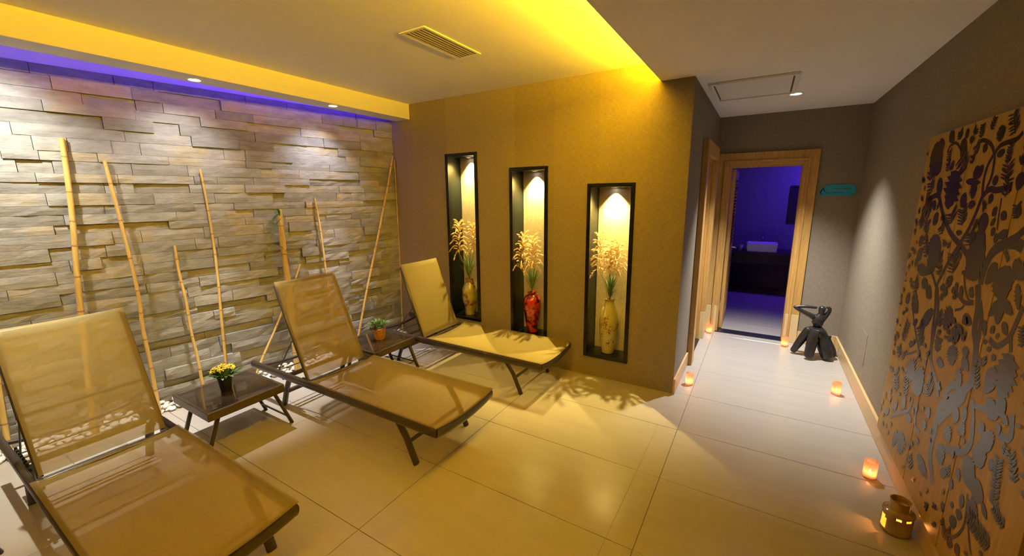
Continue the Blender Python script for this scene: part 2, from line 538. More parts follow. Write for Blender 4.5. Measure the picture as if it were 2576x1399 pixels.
# ---- niche wall (wall_back) with three openings
NICHE = [(0.797, 1.212, 0.335, 2.131), (1.600, 2.016, 0.265, 1.957), (2.405, 2.823, 0.193, 1.788)]
ND = 0.22
mb = MB()
xs = -0.12
for (a, b, z0, z1) in NICHE:
    mb.box(xs, a, 0, 0.30, 0, H1)
    mb.box(a, b, 0, 0.30, 0, z0)
    mb.box(a, b, 0, 0.30, z1, H1)
    mb.box(a, b, ND, 0.30, z0, z1)
    xs = b
mb.box(xs, XC - 0.12, 0, 0.30, 0, H1)
wall_back = struct(mb.build('wall_back', M['paper']), 'taupe linen papered wall with three tall lit niches', 'wall')
FW = 0.034
for (a, b, z0, z1) in NICHE:
    f = MB()
    for (p, q, r, s) in ((a, a + FW, z0, z1), (b - FW, b, z0, z1), (a + FW, b - FW, z1 - FW, z1), (a + FW, b - FW, z0, z0 + FW)):
        f.box(p, q, -0.016, 0.03, r, s)
    f.build('niche_frame', M['black'], wall_back, bevel=0.003)
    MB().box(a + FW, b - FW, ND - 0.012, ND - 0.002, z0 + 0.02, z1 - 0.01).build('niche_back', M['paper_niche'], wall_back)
    MB().box(a + 0.002, a + FW - 0.004, 0.03, ND - 0.012, z0 + 0.02, z1 - 0.01).build('niche_side', M['black_side'], wall_back)
    MB().box(b - FW + 0.004, b - 0.002, 0.03, ND - 0.012, z0 + 0.02, z1 - 0.01).build('niche_side', M['black_side'], wall_back)
    MB().box(a + 0.002, b - 0.002, 0.03, ND - 0.012, z0 + 0.002, z0 + FW - 0.004).build('niche_shelf', M['black'], wall_back)
    MB().box(a + 0.002, b - 0.002, 0.03, ND - 0.012, z1 - FW + 0.004, z1 - 0.002).build('niche_top', M['black_side'], wall_back)

# ---- hall left wall with side door opening
D1 = (0.845, 1.607, 2.05)
mb = MB().box(XC - 0.12, XC, 0, D1[0], 0, H1).box(XC - 0.12, XC, D1[1], YEND + 0.12, 0, H1).box(XC - 0.12, XC, D1[0], D1[1], D1[2], H1)
struct(mb.build('wall_hall', M['paper']), 'short taupe papered hall wall with a side doorway', 'wall')
# ---- end wall with doorway
E0, E1, EZ = 3.365, 4.072, 2.0
mb = MB().box(XC, E0, YEND, YEND + 0.12, 0, H2 + 0.1).box(E1, XR, YEND, YEND + 0.12, 0, H2 + 0.1).box(E0, E1, YEND, YEND + 0.12, EZ, H2 + 0.1)
struct(mb.build('wall_end', M['paper']), 'taupe papered end wall of the hall around the open doorway', 'wall')
# ---- right wall and wall behind the camera
struct(MB().box(XR, XR + 0.12, YB, YEND + 0.12, 0, H2 + 0.1).build('wall_right', M['paper']), 'long taupe papered wall on the right of the hall', 'wall')
struct(MB().box(-1.2, XR + 0.12, YB - 0.12, YB, 0, H1 + 0.1).build('wall_front', M['paper']), 'papered wall behind the viewer', 'wall')

# ---- stone wall, turned 9 degrees out of square
WA = rad(9.0)
wl = MB().box(-0.02, 5.2, -0.16, -0.020, 0, H1).build('wall_left', M['mortar'])
wl.rotation_euler = (0, 0, -rad(99.0))
struct(wl, 'wall of split grey slate strips with ochre stains', 'wall')
rs = random.Random(11)
def stone_strip(mb, x0, x1, z0, z1, proud, roughness):
    nx = max(3, min(8, int((x1 - x0) / 0.07)))
    nz = 2
    gap = 0.0014
    fr = []
    slope = rs.uniform(-0.006, 0.006)
    vs, fs = [], []
    for j in range(nz + 1):
        for i in range(nx + 1):
            u, v = i / nx, j / nz
            y = proud + slope * (u - 0.5) + rs.uniform(-1, 1) * roughness
            if v in (0, 1):
                y -= rs.uniform(0, 0.9) * roughness + 0.001
            x = x0 + gap + (x1 - x0 - 2 * gap) * u
            z = z0 + gap * 0.6 + (z1 - z0 - 1.2 * gap) * v
            vs.append((x, max(y, -0.012), z))
    for j in range(nz):
        for i in range(nx):
            a = j * (nx + 1) + i
            fs.append((a + 1, a, a + nx + 1, a + nx + 2))
    # sides back to the wall
    ring = [i for i in range(nx + 1)] + [(j + 1) * (nx + 1) - 1 for j in range(1, nz + 1)] + [nz * (nx + 1) + i for i in range(nx - 1, -1, -1)] + [j * (nx + 1) for j in range(nz - 1, 0, -1)]
    nb = len(vs)
    for k in ring:
        vs.append((vs[k][0], -0.022, vs[k][2]))
    n = len(ring)
    for k in range(n):
        fs.append((ring[k], ring[(k + 1) % n], nb + (k + 1) % n, nb + k))
    mb.add(vs, fs)
z = 0.0
rest = MB()
count = 0
while z < 2.565:
    h = rs.choice((0.062, 0.072, 0.078, 0.085, 0.092))
    if 2.575 - (z + h) < 0.05:
        h = 2.575 - z
    x = -0.01
    first = True
    hgt = z / 2.55
    while x < 4.4:
        w = rs.choice((0.16, 0.22, 0.28, 0.34, 0.40, 0.46, 0.54, 0.62))
        if first:
            w = rs.uniform(0.15, 0.5)
            first = False
        proud = rs.choice((0.004, 0.008, 0.012, 0.014, 0.018, 0.024, 0.032)) * (1.0 - 0.5 * hgt) + 0.002
        if rs.random() < 0.14:
            proud = -0.006
        rough_ = 0.0045 * (1.15 - 0.75 * hgt)
        if x < 3.25 and count < 300:
            m1 = MB()
            stone_strip(m1, x, x + w, z, z + h, proud, rough_)
            m1.build('stone', M['stone'], wl)
            count += 1
        else:
            stone_strip(rest, x, x + w, z, z + h, proud, rough_)
        x += w
    z += h
so = rest.build('stone_rest', M['stone'], wl)
so['kind'] = 'stuff'
MB().box(-0.01, 4.6, -0.021, -0.012, 2.578, H1).build('plaster_band', M['ceiling'], wl)

# ---- door casings
def moulding_rects(x0, x1, z1, w):
    return [(x0, x0 + w, 0, z1), (x1 - w, x1, 0, z1), (x0 + w, x1 - w, z1 - w, z1)]
# end doorway: casing, bead, jamb lining, plinth blocks, black threshold
ec = empty('door_1', (0, 0, 0))
struct(ec, 'honey oak door casing of the blue lit bathroom', 'door frame')
X0, X1, ZT, W = 3.235, 4.202, 2.138, 0.137
PL = 0.335
MB().box(X0, E0, YEND - 0.03, YEND, PL, ZT).build('casing', M['oak'], ec, bevel=0.004)
MB().box(E1, X1, YEND - 0.03, YEND, PL, ZT).build('casing', M['oak'], ec, bevel=0.004)
MB().box(E0, E1, YEND - 0.03, YEND, EZ, ZT).build('casing', M['oak'], ec, bevel=0.004)
MB().box(E0 - 0.055, E0 - 0.030, YEND - 0.044, YEND - 0.03, 0.0, EZ + 0.055).build('bead', M['oak'], ec, bevel=0.006)
MB().box(E1 + 0.030, E1 + 0.055, YEND - 0.044, YEND - 0.03, 0.0, EZ + 0.055).build('bead', M['oak'], ec, bevel=0.006)
MB().box(E0 - 0.030, E1 + 0.030, YEND - 0.044, YEND - 0.03, EZ + 0.030, EZ + 0.055).build('bead', M['oak'], ec, bevel=0.006)
for a, b in ((X0, E0), (E1, X1)):
    MB().box(a, b, YEND - 0.0305, YEND, 0, PL).build('plinth_block', M['oak_pale'], ec, bevel=0.003)
MB().box(E0, E0 + 0.022, YEND, YEND + 0.13, 0, EZ).build('jamb', M['oak'], ec)
MB().box(E1 - 0.012, E1, YEND, YEND + 0.13, 0, EZ).build('jamb', M['oak'], ec)
MB().box(E0 + 0.022, E1 - 0.012, YEND, YEND + 0.13, EZ - 0.02, EZ).build('jamb', M['oak'], ec)
MB().box(E0, E1, YEND - 0.03, YEND + 0.13, -0.004, 0.006).build('threshold', M['threshold'], ec)
# louvred leaf standing open inside
lx0, lx1, ly0, ly1 = 3.392, 3.428, YEND + 0.135, YEND + 0.80
MB().box(lx0, lx1, ly0, ly0 + 0.09, 0.012, 1.965).build('stile', M['oak'], ec)
MB().box(lx0, lx1, ly1 - 0.09, ly1, 0.012, 1.965).build('stile', M['oak'], ec)
for a, b in ((0.012, 0.16), (0.90, 1.02), (1.86, 1.965)):
    MB().box(lx0, lx1, ly0 + 0.09, ly1 - 0.09, a, b).build('rail', M['oak'], ec)
slat = None
for a, b in ((0.16, 0.90), (1.02, 1.86)):
    n = int((b - a) / 0.04)
    for k in range(n):
        if slat is None:
            m = MB()
            c, s = 0.022, 0.018
            m.add([(-c, 0, -s), (-c, 0.485, -s), (c, 0.485, s), (c, 0, s), (-c, 0, -s + 0.008), (-c, 0.485, -s + 0.008), (c, 0.485, s + 0.008), (c, 0, s + 0.008)],
                  [(0, 1, 2, 3), (7, 6, 5, 4), (0, 4, 5, 1), (2, 6, 7, 3), (1, 5, 6, 2), (3, 7, 4, 0)])
            slat = m.mesh('slat', M['oak'])
        o = link('slat', slat, ec)
        o.location = ((lx0 + lx1) / 2, ly0 + 0.09, a + 0.02 + k * 0.04)
for zz in (0.25, 0.95, 1.72):
    MB().box(E0 + 0.022, E0 + 0.028, YEND + 0.05, YEND + 0.10, zz, zz + 0.11).build('hinge', M['chrome'], ec)
h = MB()
h.tube([(lx1, ly1 - 0.05, 0.98), (lx1 + 0.045, ly1 - 0.05, 0.98), (lx1 + 0.05, ly1 - 0.15, 0.98)], 0.009, 8)
h.build('handle', M['chrome'], ec, smooth=40)
# side doorway in the hall wall
dc = empty('door_2', (0, 0, 0))
struct(dc, 'honey oak casing of the side doorway in the hall', 'door frame')
Y0, Y1, ZT2 = 0.715, 1.737, 2.18
px_ = XC + 0.05
for a, b in ((Y0, D1[0]), (D1[1], Y1)):
    MB().box(XC, px_, a, b, PL, ZT2).build('casing', M['oak'], dc, bevel=0.004)
    MB().box(XC, px_ + 0.0005, a, b, 0.0, PL).build('plinth_block', M['oak_pale'] if a > 1 else M['oak'], dc, bevel=0.003)
MB().box(XC, px_, D1[0], D1[1], D1[2], ZT2).build('casing', M['oak'], dc, bevel=0.004)
MB().box(XC - 0.13, XC, D1[0], D1[0] + 0.03, 0, D1[2]).build('jamb', M['oak'], dc)
MB().box(XC - 0.13, XC, D1[1] - 0.03, D1[1], 0, D1[2]).build('jamb', M['oak'], dc)
MB().box(XC - 0.13, XC, D1[0] + 0.03, D1[1] - 0.03, D1[2] - 0.03, D1[2]).build('jamb', M['oak'], dc)
MB().box(XC - 0.17, XC - 0.13, D1[0], D1[1], 0.008, D1[2]).build('leaf', M['oak'], dc)
MB().box(XC - 0.13, XC + 0.02, D1[0] + 0.03, D1[1] - 0.03, -0.004, 0.006).build('threshold', M['threshold'], dc)

# ---- skirting boards
SK = 0.140
struct(MB().box(XR - 0.02, XR, YB, YEND, 0, SK).build('baseboard_right', M['skirting'], bevel=0.004), 'oak skirting board along the right wall', 'skirting')
struct(MB().box(XC, XC + 0.016, -0.012, Y0, 0, SK).build('baseboard_hall', M['skirting'], bevel=0.003), 'oak skirting board at the niche wall corner', 'skirting')
struct(MB().box(XC, XC + 0.016, Y1, YEND - 0.03, 0, SK).build('baseboard_hall_far', M['skirting'], bevel=0.003), 'short oak skirting between the two doorways', 'skirting')
struct(MB().box(X1, XR - 0.02, YEND - 0.016, YEND, 0, SK).build('baseboard_end', M['skirting'], bevel=0.003), 'oak skirting behind the black sculpture', 'skirting')

# ---- bathroom beyond the end doorway
BX0, BX1, BZ = 2.62, 5.38, 2.55
struct(MB().box(BX0 - 0.1, BX1 + 0.1, BATH_Y, BATH_Y + 0.1, 0, BZ).build('wall_bathroom_back', M['paper_bath']), 'far bathroom wall washed in violet light', 'wall')
struct(MB().box(BX0 - 0.1, BX0, YEND + 0.12, BATH_Y, 0, BZ).build('wall_bathroom_left', M['paper_bath']), 'left bathroom wall behind the louvred door', 'wall')
struct(MB().box(BX1, BX1 + 0.1, YEND + 0.12, BATH_Y, 0, BZ).build('wall_bathroom_right', M['paper_bath']), 'right bathroom wall out of sight beside the doorway', 'wall')
struct(MB().box(BX0 - 0.1, BX1 + 0.1, YEND + 0.12, BATH_Y + 0.1, BZ, BZ + 0.1).build('ceiling_bathroom', M['ceiling']), 'bathroom ceiling', 'ceiling')
struct(MB().box(BX0 - 0.1, XC - 0.12, YEND + 0.02, YEND + 0.12, 0, BZ).box(XR + 0.12, BX1 + 0.1, YEND + 0.02, YEND + 0.12, 0, BZ).build('wall_bathroom_front', M['paper_bath']), 'bathroom wall beside the hall end wall', 'wall')

# ================================================================== LAMPS
def downlight(name, x, y, z, label, energy, colour=(1, 0.96, 0.90), size=70, blend=0.5, target=None, r=0.035, group='recessed ceiling spotlights', beam=0.0):
    t = empty(name, (x, y, z), 0, label, 'spotlight', group)
    MB().lathe([(r + 0.014, 0.0), (r + 0.014, -0.004), (r + 0.004, -0.006), (r, -0.003), (r, 0.0)], 24).build('trim_ring', M['white'], t, smooth=40)
    MB().lathe([(0.0, -0.0015), (r * 0.9, -0.0015), (r * 0.9, -0.0008), (0.0, -0.0008)], 20).build('lens', M['lamp_white'], t)
    light(name + '_light', 'SPOT', (x, y, z - 0.012), colour, energy, 0.022 if r > 0.02 else 0.006, size, blend, target or (x, y, 0))
    if beam:
        light(name + '_beam', 'SPOT', (x, y, z - 0.014), colour, beam, 0.022, 44, 1.0, (x + 0.02, y, 0))
    return t
SPOT_WALL, SPOT_NICHE, SPOT_HALL = 44.0, 270.0, 600.0
downlight('spotlight', 0.182, -1.985, 2.529, 'starry bright spotlight in the soffit, left of the one near the corner', SPOT_WALL, size=92, blend=1.0, beam=430, target=(-0.28, -1.985, 1.88))
downlight('spotlight', 0.232, -0.905, 2.529, 'small round spotlight in the soffit nearest the room corner', SPOT_WALL, (0.88, 0.86, 1.0), size=92, blend=1.0, beam=260, target=(-0.13, -0.905, 1.75))
downlight('spotlight', 0.15, -3.06, 2.529, 'spotlight in the soffit at the left edge of the picture', SPOT_WALL * 3.0, (1, 0.97, 0.84), size=105, blend=1.0, beam=380, target=(-0.45, -3.0, 1.9))
downlight('spotlight', 3.893, 1.09, H2, 'white spotlight in the hall ceiling beside the access hatch', SPOT_HALL, (0.97, 0.98, 1.0), size=88, blend=1.0, r=0.042)
NL = ['in the top of the left niche', 'in the top of the middle niche', 'in the top of the right niche']
for (a, b, z0, z1), s in zip(NICHE, NL):
    zt = z1 - FW + 0.004
    downlight('niche_spotlight', (a + b) / 2 - 0.02, 0.165, zt, 'tiny spotlight ' + s, SPOT_NICHE, (1, 0.77, 0.24), size=92, blend=1.0, target=((a + b) / 2, 0.08, 0), r=0.014, group='niche spotlights')
light('bathroom_light', 'AREA', (4.75, 4.3, 2.45), (0.10, 0.03, 1.0), 44.0, target=(4.6, 4.7, 0))
bpy.data.lights['bathroom_light'].size = 0.35

# ================================================================== LOUNGERS
def make_lounger(loc, back, label):
    L, W = 2.08, 0.62
    hx, ZS = 0.82, 0.335
    t = empty('sun_lounger', (loc[0] - L, loc[1], 0), loc[2], label, 'sun lounger', 'sun loungers in front of the stone wall')
    hw = W / 2 - 0.018
    for s in (-1, 1):
        MB().tube([(0, s * hw, ZS - 0.033), (0.01, s * hw, ZS - 0.033), (L - 0.03, s * hw, ZS - 0.033), (L - 0.008, s * (hw - 0.006), ZS - 0.033)], 0.018, 12, 0.033, up=(0, 0, 1)).build('side_rail', M['metal'], t, smooth=50)
    def cross(x, sag, r, r2, z=ZS - 0.033, y=hw):
        return MB().tube([(x, -y + 2 * y * k / 10, z - sag * (1 - (2 * k / 10 - 1) ** 2)) for k in range(11)], r, 10, r2, up=(0, 0, 1))
    cross(L - 0.014, 0.030, 0.016, 0.033).build('foot_rail', M['metal'], t, smooth=50)
    cross(0.10, 0.030, 0.013, 0.014).build('head_rail', M['metal'], t, smooth=50)
    cross(hx - 0.06, 0.0, 0.016, 0.020, ZS - 0.05).build('hinge_bar', M['metal'], t, smooth=50)
    cross(0.44, 0.0, 0.012, 0.020, ZS - 0.06).build('rack_bar', M['metal'], t, smooth=50)
    # seat sling, sagging between the rails
    def seat(u, v):
        x = hx + (L - hx - 0.0) * u
        y = (v - 0.5) * (W - 0.014)
        k = 1 - (2 * v - 1) ** 2
        sag = 0.030 + 0.012 * math.sin(PI * u)
        return (x, y, ZS + 0.003 - sag * k)
    MB().grid(seat, 18, 14).build('seat_sling', M['sling'], t, smooth=60, solid=0.003)
    # backrest
    bx, bz = hx - 0.085, ZS - 0.03
    tx, tz = bx + back[0], bz + back[1]
    bw = W / 2 - 0.055
    ln = math.hypot(back[0], back[1])
    nx, nz = -back[1] / ln, back[0] / ln           # towards the back side
    def bp(s, y, off=0.0):
        return (bx + back[0] * s + nx * off, y, bz + back[1] * s + nz * off)
    fr = MB().tube([bp(0, -bw), bp(0.5, -bw), bp(0.965, -bw), bp(0.985, -bw + 0.02, 0.006), bp(0.985, 0, 0.024), bp(0.985, bw - 0.02, 0.006), bp(0.965, bw), bp(0.5, bw), bp(0, bw)], 0.013, 10, 0.013)
    fr.build('backrest_frame', M['metal'], t, smooth=50)
    def bs(u, v):
        k = 1 - (2 * v - 1) ** 2
        return bp(0.01 + 0.995 * u, (v - 0.5) * 2 * (bw + 0.006), -0.015 * (1 - k) + 0.008 * k - 0.004)
    MB().grid(bs, 14, 12).build('backrest_sling', M['sling'], t, smooth=60, solid=0.003)
    MB().tube([bp(0.42, -bw, 0.018), bp(0.42, -bw * 0.4, 0.034), bp(0.42, bw * 0.4, 0.034), bp(0.42, bw, 0.018)], 0.010, 8).build('backrest_bar', M['metal'], t, smooth=50)
    for s in (-1, 1):
        # thin bail from the backrest down to the toothed rack
        MB().tube([bp(0.42, s * (bw + 0.0), 0.02), (0.34, s * (bw + 0.005), ZS - 0.028)], 0.0045, 6).build('bail_rod', M['metal'], t, smooth=50)
        rk = MB().box(0.22, 0.56, s * (hw - 0.028) - 0.006, s * (hw - 0.028) + 0.006, ZS - 0.060, ZS - 0.040)
        for k in range(7):
            rk.box(0.235 + k * 0.045, 0.250 + k * 0.045, s * (hw - 0.028) - 0.006, s * (hw - 0.028) + 0.006, ZS - 0.040, ZS - 0.022)
        rk.build('notched_rack', M['plastic'], t)
        # hinge bracket
        MB().box(hx - 0.15, hx - 0.03, s * (bw + 0.004) - 0.006, s * (bw + 0.004) + 0.006, ZS - 0.075, ZS - 0.015).build('hinge_bracket', M['metal'], t)
        y = s * (hw - 0.030)
        MB().tube([(L - 0.385, y, ZS - 0.045), (L - 0.30, y, ZS - 0.165), (L - 0.222, y, 0.0)], 0.014, 10, 0.024, up=(0, 1, 0)).build('leg', M['metal'], t, smooth=50)
        MB().tube([(0.50, y, ZS - 0.045), (0.43, y, ZS - 0.165), (0.36, y, 0.0)], 0.014, 10, 0.024, up=(0, 1, 0)).build('leg', M['metal'], t, smooth=50)
    MB().tube([(L - 0.287, -hw + 0.03, 0.135), (L - 0.287, hw - 0.03, 0.135)], 0.010, 8, 0.016, up=(0, 0, 1)).build('leg_brace', M['metal'], t, smooth=50)
    MB().tube([(0.42, -hw + 0.03, 0.135), (0.42, hw - 0.03, 0.135)], 0.010, 8, 0.016, up=(0, 0, 1)).build('leg_brace', M['metal'], t, smooth=50)
    MB().tube([(0.34, -bw - 0.005, ZS - 0.028), (0.34, bw + 0.005, ZS - 0.028)], 0.0045, 6).build('bail_rod', M['metal'], t, smooth=50)
    return t
make_lounger((2.065, -2.922, rad(0)), (-0.335, 0.72), 'golden mesh sun lounger cut off by the lower left corner, pebbles showing through its backrest')
make_lounger((2.210, -1.556, rad(0)), (-0.315, 0.738), 'golden mesh sun lounger in the middle, between the two small tables')
make_lounger((2.318, -0.398, rad(0)), (-0.270, 0.715), 'golden mesh sun lounger beside the niche wall, grass shadows on its seat')

# ================================================================== SIDE TABLES
def make_table(cx, cy, label):
    t = empty('side_table', (cx, cy, 0), 0, label, 'side table', 'low glass topped side tables')
    a, b, Z = 0.262, 0.250, 0.335
    f = MB()
    for (x0, x1, y0, y1) in ((-a, a, -b, -b + 0.022), (-a, a, b - 0.022, b), (-a, -a + 0.022, -b + 0.022, b - 0.022), (a - 0.022, a, -b + 0.022, b - 0.022)):
        f.box(x0, x1, y0, y1, Z - 0.058, Z)
    f.build('frame', M['table_frame'], t, bevel=0.003)
    MB().box(-a + 0.023, a - 0.023, -b + 0.023, b - 0.023, Z - 0.010, Z - 0.002).build('glass_top', M['glass_brown'], t)
    for s in (-1, 1):
        for x in (-0.13, 0.235):
            MB().tube([(x, s * (b - 0.075), Z - 0.03), (x, s * (b - 0.022), 0.16), (x, s * (b + 0.035), 0.0)], 0.012, 8, 0.021, up=(1, 0, 0)).build('leg', M['metal'], t, smooth=50)
        MB().tube([(-0.13, s * (b + 0.005), 0.068), (0.235, s * (b + 0.005), 0.068)], 0.007, 8).build('stretcher', M['metal'], t, smooth=50)
    return t
make_table(0.560, -2.222, 'brown glass topped side table carrying the yellow flowers')
make_table(0.665, -0.972, 'brown glass topped side table carrying the fern in the woven pot')
make_table(0.470, -3.640, 'side table left of the cut off lounger, only a foot showing')

# ---- flower pot
def leaf_blade(mb, base, tip, w, bend=(0, 0, 0), n=4, cup=0.0):
    b, e = Vector(base), Vector(tip)
    d = e - b
    side = d.cross(Vector((0, 0, 1)))
    if side.length < 1e-5:
        side = Vector((1, 0, 0))
    side.normalize()
    vs, fs = [], []
    for i in range(n + 1):
        u = i / n
        p = b + d * u + Vector(bend) * (u * (1 - u) * 4)
        ww = w * math.sin(PI * min(0.98, 0.10 + 0.90 * u)) * 0.5
        vs += [p - side * ww, p + side * ww]
    for i in range(n):
        fs.append((2 * i, 2 * i + 1, 2 * i + 3, 2 * i + 2))
    mb.add(vs, fs)
rf = random.Random(5)
t = empty('flower_pot', (0.545, -2.235, 0.333), 0, 'black pot of yellow daisies on the table between the two nearer loungers', 'potted plant')
MB().lathe([(0.030, 0), (0.034, 0.004), (0.045, 0.10), (0.048, 0.105), (0.048, 0.112), (0.042, 0.112), (0.040, 0.098), (0.0, 0.095)], 20).build('pot', M['pot_black'], t, smooth=40)
fo = MB()
for k in range(70):
    a = rf.uniform(0, 2 * PI); rr = rf.uniform(0.0, 0.035); e = rf.uniform(0.03, 0.085)
    h = rf.uniform(-0.01, 0.09) * (1.2 - e / 0.1)
    leaf_blade(fo, (rr * math.cos(a), rr * math.sin(a), 0.10), ((rr + e) * math.cos(a), (rr + e) * math.sin(a), 0.115 + h), rf.uniform(0.02, 0.034), (0, 0, 0.012))
fo.build('foliage', M['leaf'], t)
for (x, y, zz, r, tx, ty) in ((0.03, -0.02, 0.185, 0.036, 0.5, -0.6), (-0.02, -0.055, 0.165, 0.033, 0.0, -0.8), (-0.045, -0.03, 0.135, 0.030, -0.5, -0.7), (0.02, 0.04, 0.17, 0.032, 0.4, 0.2), (-0.05, 0.02, 0.165, 0.028, -0.4, 0.0)):
    nrm = Vector((tx, ty, 0.8)).normalized()
    u = nrm.orthogonal().normalized(); v = nrm.cross(u)
    c = Vector((x, y, zz))
    pm = MB()
    for ring_, rr, up_ in ((9, r, 0.004), (8, r * 0.72, 0.010)):
        for k in range(ring_):
            a0, a1 = 2 * PI * k / ring_, 2 * PI * (k + 0.98) / ring_
            am = (a0 + a1) / 2
            pm.add([c, c + (u * math.cos(a0) + v * math.sin(a0)) * rr * 0.72 + nrm * up_, c + (u * math.cos(am) + v * math.sin(am)) * rr + nrm * (up_ * 0.6), c + (u * math.cos(a1) + v * math.sin(a1)) * rr * 0.72 + nrm * up_], [(0, 1, 2, 3)])
    fl_ = pm.build('flower', M['petal'], t)
    em = MB()
    em.tube([c + nrm * 0.004, c + nrm * 0.012], [r * 0.16, r * 0.12], 8)
    em.build('flower_eye', M['petal_eye'], fl_)

# ---- fern in woven pot
t = empty('potted_fern', (0.660, -0.930, 0.333), 0, 'green fern in an orange woven pot on the far table', 'potted plant')
prof = [(0.044, 0.0)]
for k in range(9):
    z = 0.004 + k * 0.0118
    r = 0.046 + 0.013 * (k / 8) + (0.0018 if k % 2 else 0)
    prof.append((r, z))
prof += [(0.061, 0.104), (0.056, 0.104), (0.054, 0.092), (0.0, 0.090)]
MB().lathe(prof, 26).build('pot', M['rattan'], t, smooth=30)
fo = MB()
for k in range(62):
    a = rf.uniform(0, 2 * PI); rch = rf.uniform(0.03, 0.125); top = rf.uniform(0.05, 0.10) * (1.25 - rch / 0.16)
    p0 = Vector((0.02 * math.cos(a), 0.02 * math.sin(a), 0.09))
    p1 = Vector((rch * math.cos(a), rch * math.sin(a), 0.10 + top))
    mid = Vector((0, 0, 0.028))
    for i in range(1, 8):
        u = i / 7
        p = p0 + (p1 - p0) * u + mid * (u * (1 - u) * 4)
        d = (p1 - p0).normalized(); s_ = d.cross(Vector((0, 0, 1))).normalized()
        ll = 0.022 * (1.1 - 0.7 * u)
        for sg in (-1, 1):
            leaf_blade(fo, p, p + s_ * sg * ll + d * 0.012 + Vector((0, 0, rf.uniform(-0.004, 0.006))), 0.008, n=2)
fo.build('fronds', M['leaf_fern'], t)

# ================================================================== BAMBOO POLES
POLES = [
 ('bamboo pole cut off by the left edge, foot in the pebbles', 0.022, [(-0.441,-3.042,1.562),(-0.421,-3.077,1.165),(-0.401,-3.113,0.755),(-0.384,-3.142,0.387),(-0.37,-3.165,0.03)]),
 ('tallest thick bamboo pole, standing behind the nearest lounger', 0.026, [(-0.371,-2.598,2.105),(-0.361,-2.614,1.836),(-0.351,-2.638,1.54),(-0.342,-2.673,1.209),(-0.333,-2.702,0.898),(-0.325,-2.731,0.579),(-0.315,-2.757,0.252),(-0.309,-2.78,0.0)]),
 ('slender leaning bamboo pole right of the tallest thick one', 0.019, [(-0.342,-2.412,1.967),(-0.329,-2.405,1.757),(-0.311,-2.394,1.437),(-0.295,-2.387,1.136),(-0.286,-2.389,0.935),(-0.277,-2.403,0.701),(-0.267,-2.403,0.473),(-0.247,-2.411,0.01)]),
 ('short crooked bamboo pole ending behind the flower table', 0.017, [(-0.293,-2.104,1.324),(-0.279,-2.113,1.124),(-0.259,-2.107,0.857),(-0.241,-2.113,0.586),(-0.226,-2.106,0.375),(-0.212,-2.109,0.163),(-0.203,-2.11,0.0)]),
 ('thin tall bamboo pole rising behind the yellow flowers', 0.0155, [(-0.254,-1.859,1.934),(-0.237,-1.854,1.627),(-0.223,-1.858,1.328),(-0.21,-1.872,1.021),(-0.199,-1.895,0.709),(-0.187,-1.916,0.389),(-0.174,-1.946,0.0)]),
 ('thick bamboo cane with green leaves behind the middle lounger', 0.042, [(-0.167,-1.31,1.587),(-0.15,-1.323,1.277),(-0.131,-1.33,0.932),(-0.11,-1.343,0.539),(-0.092,-1.36,0.156),(-0.083,-1.362,0.0)]),
 ('short bamboo cane tilted the other way, behind the middle backrest', 0.0155, [(-0.143,-1.161,1.042),(-0.141,-1.23,0.893),(-0.141,-1.327,0.724),(-0.14,-1.417,0.566),(-0.139,-1.504,0.419),(-0.139,-1.607,0.254),(-0.136,-1.745,0.01)]),
 ('thin bamboo pole standing out above the middle backrest', 0.0165, [(-0.112,-0.961,1.689),(-0.095,-0.948,1.444),(-0.08,-0.946,1.201),(-0.063,-0.949,0.912),(-0.042,-0.951,0.531),(-0.013,-0.951,0.0)]),
 ('long thin bamboo pole leaning into the room corner', 0.0185, [(0.036,-0.032,2.150),(0.034,-0.136,1.805),(0.028,-0.329,1.23),(0.022,-0.514,0.709),(0.019,-0.666,0.247),(0.016,-0.75,0.0)]),
 ('very thin dry cane standing upright in the room corner', 0.008, [(0.045,-0.016,2.12),(0.068,-0.047,1.393),(0.093,-0.084,0.731),(0.118,-0.134,0.0)]),
]
rb = random.Random(21)
bamboo_objs = []
def spline(P, n):
    P = [Vector(p) for p in P]
    Q = [P[0] * 2 - P[1]] + P + [P[-1] * 2 - P[-2]]
    out = []
    for i in range(1, len(Q) - 2):
        a, b, c, d = Q[i - 1], Q[i], Q[i + 1], Q[i + 2]
        for k in range(n):
            u = k / n
            out.append(0.5 * ((2 * b) + (c - a) * u + (2 * a - 5 * b + 4 * c - d) * u * u + (3 * b - a - 3 * c + d) * u ** 3))
    out.append(P[-1])
    return out
for label, r, pts in POLES:
    sh = 0.028 if 'leaves' in label else (-0.022 if 'other way' in label else 0.0)
    pts = [(x + sh * math.cos(WA), y - sh * math.sin(WA), z) for x, y, z in pts]
    C_ = spline(pts, 6)
    base = C_[-1].copy()
    t = empty('bamboo_pole', base, 0, label, 'bamboo pole', 'bamboo poles leaning on the stone wall')
    loc = [p - base for p in C_]
    r *= 0.74
    rr = [r * (0.78 + 0.22 * i / (len(loc) - 1)) for i in range(len(loc))]
    MB().tube(loc, rr, 12).build('cane', M['bamboo'], t, smooth=50)
    # node rings
    acc, nxt = 0.0, rb.uniform(0.08, 0.16)
    for i in range(1, len(loc)):
        seg = (loc[i] - loc[i - 1]).length
        while nxt <= acc + seg and nxt < 2.4:
            u = (nxt - acc) / seg
            p = loc[i - 1].lerp(loc[i], u)
            d = (loc[i] - loc[i - 1]).normalized()
            ri = rr[i]
            MB().tube([p - d * 0.006, p - d * 0.002, p + d * 0.003, p + d * 0.007], [ri * 0.99, ri * 1.10, ri * 1.04, ri * 0.99], 12).build('node', M['node'], t, smooth=60)
            nxt += rb.uniform(0.17, 0.30)
        acc += seg
    bamboo_objs.append(t)
